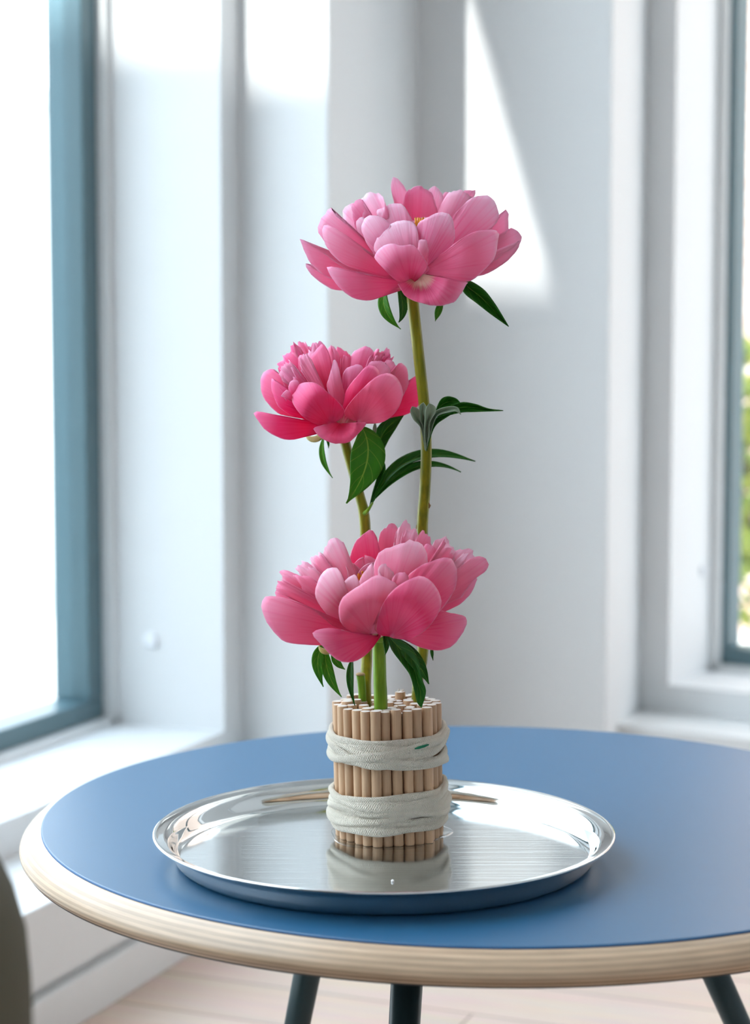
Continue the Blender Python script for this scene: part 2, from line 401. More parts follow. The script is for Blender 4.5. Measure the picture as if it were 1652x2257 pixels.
T_N = -.35                                  # near jamb of the left window
mb = MB()
mb.ut(-1.56, uW, -3, T_C, 0, Z_SILL); mb.ut(-1.56, uW, -3, T_C, Z_HEAD, H_CEIL)
mb.ut(-1.56, uW, T_R, T_C + .01, Z_SILL, Z_HEAD); mb.ut(-1.56, uW, -3, T_N, Z_SILL, Z_HEAD)
tag(mb.build('wall_left', M['wall']), kind='structure')
mb = MB(); mb.ut(-1.56, uL, T_C, T_B + .02, 0, H_CEIL); tag(mb.build('wall_pier', M['wall'], bevel=.003), kind='structure')
mb = MB(); mb.ut(-1.56, uB, T_B, 3.6, 0, H_CEIL); tag(mb.build('wall_back', M['wall'], bevel=.003), kind='structure')
K_W, K_E = .055, 1.35
def rt(mb, k0, k1, d0, d1, z0, z1): mb.ut(k0, k1, d0, d1, z0, z1, O2, U2, W2)
mb = MB()
rt(mb, -.06, K_W, 0, .3, 0, H_CEIL); rt(mb, K_W, K_E, 0, .3, 0, Z_SILL); rt(mb, K_W, K_E, 0, .3, Z_HEAD, H_CEIL); rt(mb, K_E, 2.65, 0, .3, 0, H_CEIL)
tag(mb.build('wall_right', M['wall']), kind='structure')
mb = MB(); mb.prism([(2.75, -2.6), (2.9, -2.6), (2.9, R_END.y + .1), (2.62, R_END.y + .1), (2.62, R_END.y), (2.75, R_END.y - .02)], 0, H_CEIL)
tag(mb.build('wall_east', M['wall']), kind='structure')
RA = room[0]; mb = MB(); mb.prism([(RA.x, RA.y), (2.9, -2.6), (2.9, -2.75), (RA.x, RA.y - .15)], 0, H_CEIL)
tag(mb.build('wall_rear', M['wall']), kind='structure')

# window ledges with a shadow-gap skirting
mb = MB(); mb.ut(uW - .002, uL, -2.9, T_C, .066, Z_LEDGE); tag(mb.build('trim_1', M['trim'], bevel=.002), kind='structure')
mb = MB(); mb.ut(uW - .002, uL - .012, -2.9, T_C, 0.0, .066); mb.ut(uW - .002, uL + .006, -2.9, T_C + .3, 0, .056); tag(mb.build('baseboard_left', M['trim'], bevel=.002), kind='structure')
mb = MB(); rt(mb, .0, 2.55, -.147, .002, .066, Z_LEDGE); tag(mb.build('trim_2', M['trim'], bevel=.002), kind='structure')
mb = MB(); rt(mb, .0, 2.55, -.153, .002, 0, .056); rt(mb, .0, 2.55, -.135, .002, .05, .066); tag(mb.build('baseboard_right', M['trim'], bevel=.002), kind='structure')

# windows: frame, beads, mullion, pane
def window(n, box, w0, w1, flip, fw=.058):
    """box(mb, along0, along1, depth0, depth1, z0, z1); depth grows outwards"""
    root = empty('window_%d' % n, (0, 0, 0)); tag(root, kind='structure')
    fr = MB()
    box(fr, w0, w1, .012, .075, Z_SILL, Z_SILL + .042); box(fr, w0, w1, .012, .075, Z_HEAD - fw, Z_HEAD)
    box(fr, w0, w0 + fw, .012, .075, Z_SILL + .042, Z_HEAD - fw); box(fr, w1 - fw, w1, .012, .075, Z_SILL + .042, Z_HEAD - fw)
    if flip is not None:
        m = (w0 + w1) / 2 + flip; box(fr, m - .035, m + .035, .012, .075, Z_SILL + .042, Z_HEAD - fw)
    fr.build('window_frame', M['frame'], root, bevel=.003)
    be = MB(); bw = .018
    box(be, w0, w1, -.004, .014, Z_SILL, Z_SILL + .012); box(be, w0, w0 + bw, -.004, .014, Z_SILL, Z_HEAD); box(be, w1 - bw, w1, -.004, .014, Z_SILL, Z_HEAD)
    be.build('cover_strip', M['trim'], root)
    for (a, b) in (((w0 + fw, w1 - fw),) if flip is None else ((w0 + fw, m - .035), (m + .035, w1 - fw))):
        g = MB(); box(g, a - .004, b + .004, .040, .046, Z_SILL + .038, Z_HEAD - fw + .004); g.build('pane', M['glass'], root)
window(1, lambda mb, a, b, d0, d1, z0, z1: mb.ut(uF - d1, uF - d0, a, b, z0, z1), T_N, T_R, None)
window(2, lambda mb, a, b, d0, d1, z0, z1: rt(mb, a, b, .188 + d0, .188 + d1, z0, z1), K_W, K_E, .1, .030)

# ------------------------------------------------------------------ outside
mb = MB(); rt(mb, -.2, 2.9, .3, 1.5, Z_HEAD - .05, Z_HEAD + .12); tag(mb.build('sky_blocker', M['stucco']), kind='structure')  # unseen overhang, added to cut the skylight entering the right window
mb = MB(); mb.ut(-7, -1.57, -4.2, -3.02, -.12, 5.545); tag(mb.build('wall_wing', M['stucco']), kind='structure')
mb = MB(); mb.ut(-4.3, -4.1, -2.9, 9, -.12, 1.80); mb.ut(-4.34, -4.06, -2.9, 9, 1.80, 1.86); tag(mb.build('wall_garden', M['stucco']), kind='structure')
mb = MB(); rt(mb, -1.2, 4.5, 2.8, 3.0, -.12, 3.6); rt(mb, -1.25, 4.55, 2.75, 3.05, 3.6, 3.68); tag(mb.build('wall_boundary', M['brick']), kind='structure')
def shrub(loc, h, r, seed, label):
    rnd = random.Random(seed); root = empty('garden_shrub', loc, label, 'shrub', )
    mb = MB()
    for k in range(5):
        a = k * 1.257; v, f = tube(spline([Vector(loc), Vector(loc) + Vector((math.cos(a) * r * .3, math.sin(a) * r * .3, h * .4)), Vector(loc) + Vector((math.cos(a) * r * .7, math.sin(a) * r * .7, h * .8))], 6), [.02, .018, .015, .012, .009, .005], 6); mb.add(v, f)
    mb.build('stem', M['bark'], root, True)
    mb = MB()
    for k in range(1500):
        d = Vector((rnd.gauss(0, 1), rnd.gauss(0, 1), rnd.gauss(0, 1))).normalized() * rnd.uniform(.45, 1)
        p = Vector(loc) + Vector((d.x * r, d.y * r, h * .55 + d.z * h * .45))
        e = Euler((rnd.uniform(0, 6), rnd.uniform(0, 6), rnd.uniform(0, 6))).to_matrix(); s_ = rnd.uniform(.025, .05)
        mb.add([p + e @ Vector(q) * s_ for q in ((0, -1, 0), (.5, 0, .1), (0, 1, 0), (-.5, 0, .1))], [(0, 1, 2, 3)])
    tag(mb.build('foliage', M['shrub'], root), kind='stuff')
shrub((1.16, 5.15, -.12), 1.05, .40, 3, 'yellow-green garden shrub outside the right window before a brick wall')

# ------------------------------------------------------------------ side table
TZ = .4105; TC = Vector((.0873, 1.4751, TZ)); TR = .3506
table = empty('side_table', (TC.x, TC.y, 0), 'round blue-topped side table with striped plywood edge and dark splayed legs', 'table')
lathe([(0, -.0), (TR - .0012, 0), (TR - .0004, -.0004)], 160, TC, 'table_surface', M['blue'], table, False)
lathe([(TR - .0005, -.0003), (TR, -.0006), (TR, -.0022), (TR - .01, -.0024)], 160, TC, 'surface_edge', M['blue_edge'], table)
prof = [(TR - .0002, -.0018)]
def rim(s):    # plywood edge profile, s 0..1 from the linoleum down to the underside
    pts = [Vector((TR + a, b, 0)) for a, b in ((-.0001, -.0016), (.0072, -.0046), (.0126, -.0086), (.0160, -.0130), (.0165, -.0168), (.0140, -.0206))]
    x = s * 5; k = min(int(x), 4); t = x - k
    P = [pts[0] * 2 - pts[1]] + pts + [pts[-1] * 2 - pts[-2]]; a, b, c, d = P[k], P[k + 1], P[k + 2], P[k + 3]
    return .5 * ((2 * b) + (c - a) * t + (2 * a - 5 * b + 4 * c - d) * t * t + (3 * b - a - 3 * c + d) * t ** 3)
NP = 13
for i in range(NP):
    s0, s1 = i / NP, (i + 1) / NP
    p = [rim(s0 + (s1 - s0) * k / 3) for k in range(4)]
    g = .00006 if i % 2 else 0
    pr = [(q.x - g, q.y) for q in p]
    mt = M['ply_c'] if i == NP - 2 else (M['ply_b'] if i % 2 else M['ply_a'])
    lathe(pr, 160, TC, 'ply_layer', mt, table)
lathe([(TR + .0138, -.0207), (TR + .0132, -.0220), (TR - .03, -.0245), (0, -.0245)], 160, TC, 'underside', M['black'], table)
def leg(pt, pb, r0, r1):
    v, f = tube([pt, pt.lerp(pb, .5), pb.lerp(pt, .004), pb], [r0, (r0 + r1) / 2, r1, r1 * .8], 24)
    mesh_obj('leg', v, f, M['leg'], table)
def leg_px(x0, y0, x1, y1, Y0, Y1, r0=.0125, r1=.0085):
    a = pix(x0, y0, Y0); b = pix(x1, y1, Y1); d = (b - a) / (b.z - a.z)
    leg(a + d * (TZ - .02 - a.z), a + d * (0 - a.z), r0, r1)
leg_px(676, 2150, 655, 2257, 1.50, 1.505)
leg_px(897, 2150, 891, 2257, 1.33, 1.315)
leg_px(1577, 2150, 1625, 2257, 1.50, 1.495)

# ------------------------------------------------------------------ tray
TY = Vector((.0064, 1.3363, TZ)); TS = .982
tray = empty('serving_tray', TY, 'round polished steel tray with scratched floor and flared rim on the blue table', 'tray')
inner = [(0, .0038), (.145, .0038), (.1505, .0040)]
lathe([(r * TS, z) for r, z in inner], 180, TY, 'tray_floor', M['steel_floor'], tray)
lathe([(r * TS, z * 1.04) for r, z in [(.1505, .0038), (.1530, .0050), (.1550, .0075), (.1562, .0110), (.1575, .0140), (.1598, .0168), (.1630, .0186), (.1660, .0190), (.1676, .0200), (.1692, .0206), (.1704, .0202), (.1708, .0194), (.1702, .0187), (.1680, .0184), (.1640, .0176),
       (.1605, .0155), (.1580, .0115), (.1565, .0070), (.1545, .0030), (.1520, .0006), (.148, .0000), (0, .0000)]], 180, TY, 'tray_rim', M['steel'], tray)

# puddle of water around the foot of the bundle
DY = -.026
BC = Vector(((859 - CX) / F * 1.386, 1.386, TZ + .0038))
def pf(x, y, Y): return pix(x, y, Y + DY)
rnd = random.Random(5)
v = [(BC.x, BC.y, BC.z + .0012)]; f = []; NS = 96
for ring, (fr_, zz) in enumerate(((.80, .0012), (.93, .0011), (.98, .0007), (1.0, .0001))):
    for k in range(NS):
        a = 2 * math.pi * k / NS
        r = (.0445 + .0028 * math.sin(2 * a + .4) + .0020 * math.sin(5 * a + 1) + .0016 * math.sin(3 * a)) * fr_
        v.append((BC.x + r * math.cos(a), BC.y + r * math.sin(a), BC.z + zz))
for k in range(NS):
    k2 = (k + 1) % NS; f.append((0, 1 + k, 1 + k2))
    for ring in range(3): f.append((1 + ring * NS + k, 1 + (ring + 1) * NS + k, 1 + (ring + 1) * NS + k2, 1 + ring * NS + k2))
tag(mesh_obj('water_puddle', v, f, M['water']), 'thin clear puddle of water around the foot of the dowel bundle', 'water')
p = pix(865, 1943, 1.2); sc_ = (CAM_Z - TZ - .004) / (CAM_Z - p.z); p = Vector((p.x * sc_, p.y * sc_, TZ + .0046))
bm = bmesh.new(); bmesh.ops.create_icosphere(bm, subdivisions=2, radius=.0013)
for w in bm.verts: w.co = Vector((w.co.x * .8, w.co.y * 1.3, w.co.z * .7)) * (1 + .25 * math.sin(w.co.x * 4000 + w.co.z * 3000)) + p
me = bpy.data.meshes.new('white_crumb'); bm.to_mesh(me); me.materials.append(M['crumb']); o = bpy.data.objects.new('white_crumb', me); COL.objects.link(o)
tag(o, 'tiny white crumb lying on the steel tray floor', 'crumb')

# ------------------------------------------------------------------ dowel bundle
bundle = empty('dowel_bundle', BC, 'bundle of pale wooden dowels bound with cream cord, used as a vase on the tray', 'vase')
NB = np.random.RandomState(7)
BTOP = .1005; TILT = Vector((-.020, -.004, 1.0))        # bundle leans slightly
stems_fix = [(-.0062, -.0215, .0048), (-.0140, .0045, .0042), (.0225, .0140, .0040)]
def pack(R):
    pts = []; d = .0074; n = 9
    for i in range(-n, n + 1):
        for j in range(-n, n + 1):
            x = (i + .5 * (j % 2)) * d; y = j * d * .866
            if x * x + y * y < R * R: pts.append((x, y))
    P = np.array(pts); r = NB.uniform(.0034, .0043, len(P)); P += NB.uniform(-.0006, .0006, P.shape)
    S = np.array([s[:2] for s in stems_fix]); sr = np.array([s[2] for s in stems_fix])
    keep = np.ones(len(P), bool)
    for s in stems_fix:
        dd = np.hypot(P[:, 0] - s[0], P[:, 1] - s[1]); keep[np.argmin(dd)] = False
    P = P[keep]; r = r[keep]
    for it in range(400):
        dx = P[:, None, :] - P[None, :, :]; dist = np.hypot(dx[..., 0], dx[..., 1]) + np.eye(len(P)); ov = (r[:, None] + r[None, :]) - dist
        np.fill_diagonal(ov, 0); ov = np.maximum(ov, 0)
        P += (dx / dist[..., None] * ov[..., None] * .35).sum(1)
        for k in range(3):
            q = P - S[k]; dq = np.hypot(q[:, 0], q[:, 1]) + 1e-9; o_ = np.maximum(r + sr[k] - dq, 0); P += q / dq[:, None] * o_[:, None] * .8
        if it < 340: P *= .9975
    return P, r
DP, DR = pack(.0370)
bm = bmesh.new()
prf = [(0, 0), (.9, 0), (1, .008), (1, .992), (.93, 1), (0, 1)]
me_d = bpy.data.meshes.new('dowel'); SEG = 14; vv = []; ff = []; fm = []
for (r_, z_) in prf[1:-1]:
    for k in range(SEG): vv.append((r_ * math.cos(2 * math.pi * k / SEG), r_ * math.sin(2 * math.pi * k / SEG), z_))
for i in range(3):
    for k in range(SEG): ff.append((i * SEG + k, i * SEG + (k + 1) % SEG, (i + 1) * SEG + (k + 1) % SEG, (i + 1) * SEG + k)); fm.append(0)
ff.append(tuple(range(SEG))[::-1]); fm.append(1); ff.append(tuple(range(3 * SEG, 4 * SEG))); fm.append(1)
me_d.from_pydata(vv, [], ff); me_d.materials.append(M['dowel']); me_d.materials.append(M['dowel_end'])
for p_, i in zip(me_d.polygons, fm): p_.material_index = i; p_.use_smooth = (i == 0)
rnd = random.Random(11)
broken = int(np.argmin(np.hypot(DP[:, 0] - .013, DP[:, 1] - .022)))
for i, ((x, y), r) in enumerate(zip(DP, DR)):
    outer = math.hypot(x, y) > .033
    L = BTOP + rnd.gauss(0, .0006) + (0 if outer else rnd.choice((-.003, -.001, 0, 0, .001)))
    if not outer and rnd.random() < .09: L += .004
    if i == broken: L = BTOP + .0045
    if outer and y < -.02: L += .0006 * math.sin(x * 300)
    d = bpy.data.objects.new('dowel', me_d); COL.objects.link(d); d.parent = bundle
    tl = Vector((-.020 + rnd.gauss(0, .004), rnd.gauss(0, .003), 1)).normalized()
    rot = Vector((0, 0, 1)).rotation_difference(tl) @ Euler((0, 0, rnd.uniform(0, 6))).to_quaternion()
    d.rotation_mode = 'QUATERNION'; d.rotation_quaternion = rot
    d.location = (x + .0010, y, 0.0002); d.scale = (r, r, L)
# splintered end on the one broken dowel
mb = MB(); q0 = BC + Vector((DP[broken][0] - .0010, DP[broken][1], BTOP + .0040))
for k in range(14):
    a = rnd.uniform(0, 6.28); rr = rnd.uniform(0, .003); b_ = q0 + Vector((rr * math.cos(a), rr * math.sin(a), -.001)); t_ = b_ + Vector((rnd.gauss(0, .0009), rnd.gauss(0, .0009), rnd.uniform(.001, .0042)))
    v, f = tube([b_, b_.lerp(t_, .6), t_], [.0007, .0006, .0002], 5); mb.add(v, f)
mb.build('splinters', M['dowel_end'], bundle, True)

def hull_r(a):
    c, s = math.cos(a), math.sin(a)
    return max(x * c + y * s + r for (x, y), r in zip(DP, DR))
HA = [hull_r(2 * math.pi * k / 120) for k in range(120)]
HA = [sum(HA[(k + j) % 120] for j in range(-3, 4)) / 7 for k in range(120)]
def turn(name, parent, z0, amps, layer, p0=0, w=.0060, th=.0040):
    """one turn of flat braided cord"""
    n = 200; v = []; uv = []; f = []; SG = 16; acc = 0; last = None
    for k in range(n + 1):
        a = 2 * math.pi * k / n
        h = HA[int(k * 120 / n) % 120]; h2 = HA[(int(k * 120 / n) + 1) % 120]; fr_ = (k * 120 / n) % 1; R = h * (1 - fr_) + h2 * fr_
        z = z0 + sum(A * math.sin(q * a + ph) for A, q, ph in amps)
        R += .0009 + layer(a)
        tw = .34 * math.sin(a * 2 + p0 * 3) + .26 * math.sin(a * 3 + p0 * 2); wk = 1 + .16 * math.sin(3 * a + p0 * 5) + .08 * math.sin(7 * a + p0)
        ax = BC + Vector((.0010 - .020 * z, 0, z)); c = ax + Vector((R * math.cos(a), R * math.sin(a), 0))
        if last is not None: acc += (c - last).length
        last = c
        rad = Vector((math.cos(a), math.sin(a), 0)); up = Vector((0, 0, 1))
        hh = up * math.cos(tw) + rad * math.sin(tw); rr = rad * math.cos(tw) - up * math.sin(tw)
        for j in range(SG):
            b = 2 * math.pi * j / SG; cb, sb = math.cos(b), math.sin(b)
            x = math.copysign(abs(cb) ** .7, cb) * w * wk / 2; y = math.copysign(abs(sb) ** .8, sb) * th / 2
            v.append(c + hh * x + rr * y); uv.append((acc, (j if j <= SG / 2 else SG - j) / (SG / 2) * w))
    for k in range(n):
        for j in range(SG):
            j2 = (j + 1) % SG; f.append((k * SG + j, (k + 1) * SG + j, (k + 1) * SG + j2, k * SG + j2))
    return mesh_obj(name, v, f, M['cord'], parent, True, uv)
# -pi/2 is the side towards the tray's front
def band(zs):
    par = None
    for i, (zl, zf, zr, lay) in enumerate(zs):       # height at the left, front and right of the bundle, radial layer
        zb = (zl + zr) / 2; c1 = (zr - zl) / 2; c0 = ((zl + zr) / 2 + (zf + zb) / 2) / 2; c2 = ((zl + zr) / 2 - (zf + zb) / 2) / 2; s1 = (zb - zf) / 2
        h = math.pi / 2; p2 = i * 2.1
        am = [(c1, 1, h), (c2, 2, h), (s1, 1, 0), (.0007, 3, p2), (.0005, 5, p2 * 2)]
        ly = lambda a, l=lay, p=i * 1.7: l + .0009 * math.sin(a * 2 + p * 3)
        o_ = turn('cord_band' if par is None else 'cord_turn', bundle if par is None else par, c0, am, ly, i * 1.3)
        if par is None: par = o_
    return par
up_band = band([(.0790, .0765, .0805, .0003), (.0745, .0735, .0745, .0008), (.0700, .0685, .0730, .0015), (.0660, .0640, .0640, .0004), (.0625, .0620, .0580, .0010), (.0735, .0630, .0765, .0022), (.0630, .0700, .0790, .0027), (.0770, .0665, .0620, .0018)])
tag(up_band, 'upper cream cord wrap')
lo_band = band([(.0330, .0355, .0385, .0004), (.0295, .0320, .0345, .0010), (.0265, .0280, .0300, .0016), (.0225, .0235, .0255, .0008), (.0185, .0190, .0215, .0014), (.0145, .0155, .0170, .0004), (.0115, .0125, .0140, .0010), (.0340, .0300, .0370, .0020), (.0240, .0265, .0200, .0022), (.0160, .0215, .0285, .0025)])
tag(lo_band, 'lower cream cord wrap')
# green thread caught in the upper wrap
a0, a1 = math.radians(-66), math.radians(-52); pts = []
for k in range(7):
    a = a0 + (a1 - a0) * k / 6; R = HA[int((a % (2 * math.pi)) / (2 * math.pi) * 120)] + .0062
    pts.append(BC + Vector((R * math.cos(a) - .0006, R * math.sin(a), .0740 + .0022 * k / 6)))
v, f = tube(pts, [.0004, .0008, .0010, .0010, .0010, .0008, .0004], 8); mesh_obj('green_thread', v, f, M['green_thread'], up_band)

# ------------------------------------------------------------------ peonies
CROP = {1: (640, 370, 530 / 1652), 2: (540, 730, 590 / 1652), 3: (550, 1130, 550 / 1652)}
FY = {1: 1.425 + DY, 2: 1.445 + DY, 3: 1.380 + DY}
def cp(fl, p):
    ox, oy, s = CROP[fl]; d = p[2] if len(p) > 2 else 0
    return pix(ox + p[0] * s, oy + p[1] * s, FY[fl] + d * .001)
def cw(fl, w): return w * CROP[fl][2] * FY[fl] / F

def smooth01(x): x = max(0, min(1, x)); return x * x * (3 - 2 * x)
def petal(fl, root, axis, base, mid, tip, W, cup=.75, ruf=.5, pale=0, notch=0, v0=.62, seed=0, hint=None, up=.35, curl=0, asym=0):
    rn = random.Random(seed * 131 + fl); B, Mi, T = cp(fl, base), cp(fl, mid), cp(fl, tip)
    C = Mi * 2 - (B + T) * .5; w = cw(fl, W) / 2
    ax = cp(fl, axis)
    r = Vector((Mi.x - ax.x, Mi.y - ax.y, 0))
    if r.length < .002: r = Vector((0, -.01, 0))
    N0 = Vector(hint) if hint else (-r.normalized() + Vector((0, 0, up)))
    NV, NU = 18, 16; v = []; uv = []; f = []
    ph = [rn.uniform(0, 6.28) for _ in range(8)]
    # long smooth blade: extend v past nothing, edge rounded by width profile
    for i in range(NV + 1):
        q = i / NV; t = 1 - (1 - q) ** 1.35
        wv = (.26 + .74 * math.sin(math.pi / 2 * min(1, t / v0)) ** .8) if t < v0 else max(.0, 1 - ((t - v0) / (1 - v0)) ** 2.6) ** .5
        wv = max(wv, .04)
        for j in range(NU + 1):
            s = -1 + 2 * j / NU
            # edge notch + lobing at the tip
            tt = t * (1 - notch * math.exp(-((s - asym) / .25) ** 2) * smooth01((t - .5) / .5))
            tt *= 1 - .018 * ruf * (math.sin(5 * s + ph[0]) + .6 * math.sin(11 * s + ph[1])) * smooth01((t - .6) / .4)
            P = B * (1 - tt) ** 2 + C * 2 * tt * (1 - tt) + T * tt * tt
            Tn = ((C - B) * (1 - tt) + (T - C) * tt).normalized()
            N = (N0 - Tn * N0.dot(Tn)).normalized(); Bn = Tn.cross(N).normalized()
            th = cup * (.75 + .45 * t)
            ws = w * 1.08 * wv * th / math.sin(min(th, 1.4))
            x = ws * math.sin(th * s) / th; y = ws * (1 - math.cos(th * s)) / th
            e = smooth01((t - .35) / .65) * .5 + .5 * s * s
            rf = ruf * w * (.055 * math.sin(3.2 * s + 4 * t + ph[2]) + .045 * math.sin(6.5 * s - 5 * t + ph[3]) * e + .03 * math.sin(12 * s + 9 * t + ph[4]) * e * e)
            rf += curl * w * smooth01((t - .7) / .3) ** 2
            v.append(P + Bn * x + N * (y + rf)); uv.append(((s + 1) / 2, t))
    for i in range(NV):
        for j in range(NU):
            k = i * (NU + 1) + j; f.append((k, k + 1, k + NU + 2, k + NU + 1))
    o = mesh_obj('petal', v, f, PET[fl][1 if pale else 0], root, True, uv)
    l2 = o.data.uv_layers.new(name='Edge')
    for q in o.data.loops: u_ = uv[q.vertex_index]; l2.data[q.index].uv = (max(u_[1], abs(2 * u_[0] - 1)), 0)
    o.data.uv_layers.active_index = 0
    s_ = o.modifiers.new('thickness', 'SOLIDIFY'); s_.thickness = .0005; s_.offset = 0
    return o

def resample(pts, n):
    q = list(pts); L = [0]; n_ = len(q)
    for i in range(1, n_): L.append(L[-1] + (q[i] - q[i - 1]).length)
    out = []; j = 0
    for k in range(n + 1):
        d = L[-1] * (1 - (1 - k / n) ** 1.25)
        while j < n_ - 2 and L[j + 1] < d: j += 1
        t = (d - L[j]) / max(1e-9, L[j + 1] - L[j]); out.append(q[j].lerp(q[j + 1], min(1, max(0, t))))
    return out
def ppetal(fl, root, base, A, B, dep, bulge=-10, ruf=.4, pale=0, seed=0, mat=None, name='petal', bo=None, claw=0):
    base = bo or base
    """blade fanning from its claw to an outline A -> tip -> B; dep = depth in mm at claw, belly, tip; bulge = cupping in mm"""
    rn = random.Random(seed * 77 + fl); NV, NU = 16, 36; sg = 14 if mat is None else 5
    A_ = A[:-1]; B_ = B[:-1]; tip = ((A[-1][0] + B[-1][0]) / 2, (A[-1][1] + B[-1][1]) / 2)
    lp = A_ + [tip] + B_[::-1]
    full = spline([Vector((p[0], p[1], 0)) for p in lp], (len(lp) - 1) * 30 + 1)
    L = [0]
    for q in range(1, len(full)): L.append(L[-1] + (full[q] - full[q - 1]).length)
    edge = []; q = 0
    for k in range(NU + 1):
        d = L[-1] * k / NU
        while q < len(full) - 2 and L[q + 1] < d: q += 1
        u = (d - L[q]) / max(1e-9, L[q + 1] - L[q]); edge.append(full[q].lerp(full[q + 1], min(1, max(0, u))))
    C0 = Vector((base[0], base[1], 0)); ax = (Vector((tip[0], tip[1], 0)) - C0).normalized(); sd = Vector((-ax.y, ax.x, 0))
    if (edge[0] - C0).dot(sd) > 0: sd = -sd
    px = CROP[fl][2] * FY[fl] / F * 1000; rmax = max((e - C0).length for e in edge); wid = max(abs((e - C0).dot(sd)) for e in edge) * 2 * px
    ph = [rn.uniform(0, 6.28) for _ in range(9)]; v = []; uv = []; ed = []; f = []
    k0, k1, k2, k3 = dep[0] * .9, dep[0] * .6 + dep[1] * .4, dep[1], dep[2]
    for i in range(NV + 1):
        t = (i / NV) ** .9
        for j in range(NU + 1):
            w = j / NU; s = 2 * w - 1
            fr = 1 + ruf * (.014 * math.sin(9 * s + ph[5]) + .012 * math.sin(21 * s + ph[6]) + .008 * math.sin(47 * s + ph[7])) * smooth01((t - .6) / .4)
            B0 = C0 + sd * (-s * -sg); E = edge[j]; P = B0.lerp(E, t * fr)
            r = min(1, (P - C0).length / rmax)
            if r < .22: u = r / .22; d = k0 + (k1 - k0) * smooth01(u)
            elif r < .62: u = (r - .22) / .40; d = k1 + (k2 - k1) * math.sin(u * math.pi / 2)
            else: u = (r - .62) / .38; d = k2 + (k3 - k2) * u * u
            lat = max(-1, min(1, (P - C0).dot(sd) * 2 * px / wid)); g = math.sin(math.pi * min(1, r * .9 + .03)) ** .6
            e = t ** 3
            rf = ruf * wid * (.022 * math.sin(3.1 * s + 4 * r + ph[2]) + .030 * math.sin(5.3 * s - 6 * r + ph[3]) * r + .022 * math.sin(11 * s + 8 * r + ph[4]) * e + .012 * math.sin(23 * s + 5 * r + ph[8]) * e)
            rf += wid * (.0035 + .004 * ruf) * math.sin(31 * s + ph[1]) * smooth01(r * 2) * (.4 + .6 * e)
            v.append(cp(fl, (P.x, P.y, d + .60 * bulge * (1 - abs(lat) ** 2) * g + rf))); uv.append((w, claw + (1 - claw) * r)); ed.append((t, 0))
    for i in range(NV):
        for j in range(NU):
            k = i * (NU + 1) + j; f.append((k, k + 1, k + NU + 2, k + NU + 1))
    o = mesh_obj(name, v, f, M[mat] if mat else PET[fl][pale], root, True, uv)
    l2 = o.data.uv_layers.new(name='Edge')
    for q in o.data.loops: l2.data[q.index].uv = ed[q.vertex_index]
    o.data.uv_layers.active_index = 0
    s_ = o.modifiers.new('thickness', 'SOLIDIFY'); s_.thickness = .0004; s_.offset = 0
    return o

def blade(fl, root, base, A, B, dep, bulge=5, ruf=.4, seed=0, mat='leaf', name='leaf'):
    """leaf blade swept between its two margins, midrib in the middle"""
    rn = random.Random(seed * 31 + fl); NV, NU = 26, 10; px = CROP[fl][2] * FY[fl] / F * 1000
    def run(e):
        q = spline([Vector((p[0], p[1], 0)) for p in [base] + e], 200); L = [0]
        for i in range(1, 200): L.append(L[-1] + (q[i] - q[i - 1]).length)
        out = []; j = 0
        for k in range(NV + 1):
            d = L[-1] * k / NV
            while j < 198 and L[j + 1] < d: j += 1
            out.append(q[j].lerp(q[j + 1], min(1, max(0, (d - L[j]) / max(1e-9, L[j + 1] - L[j])))))
        return out
    a, b = run(A), run(B); ph = [rn.uniform(0, 6.28) for _ in range(3)]; v = []; uv = []; f = []
    for i in range(NV + 1):
        t = i / NV; d = dep[0] * (1 - t) ** 2 + (2 * dep[1] - .5 * dep[0] - .5 * dep[2]) * 2 * t * (1 - t) + dep[2] * t * t; wd = (a[i] - b[i]).length * px
        for j in range(NU + 1):
            s = 2 * j / NU - 1; P = a[i].lerp(b[i], j / NU)
            v.append(cp(fl, (P.x, P.y, d + bulge * (1 - abs(s)) * math.sin(math.pi * t) + ruf * wd * (.10 * math.sin(9 * t + ph[0] + s) * s * s + .05 * math.sin(19 * t + ph[1]) * abs(s))))); uv.append(((s + 1) / 2, t))
    for i in range(NV):
        for j in range(NU):
            k = i * (NU + 1) + j; f.append((k, k + 1, k + NU + 2, k + NU + 1))
    o = mesh_obj(name, v, f, M[mat], root, True, uv)
    s_ = o.modifiers.new('thickness', 'SOLIDIFY'); s_.thickness = .0006; s_.offset = 0
    return o

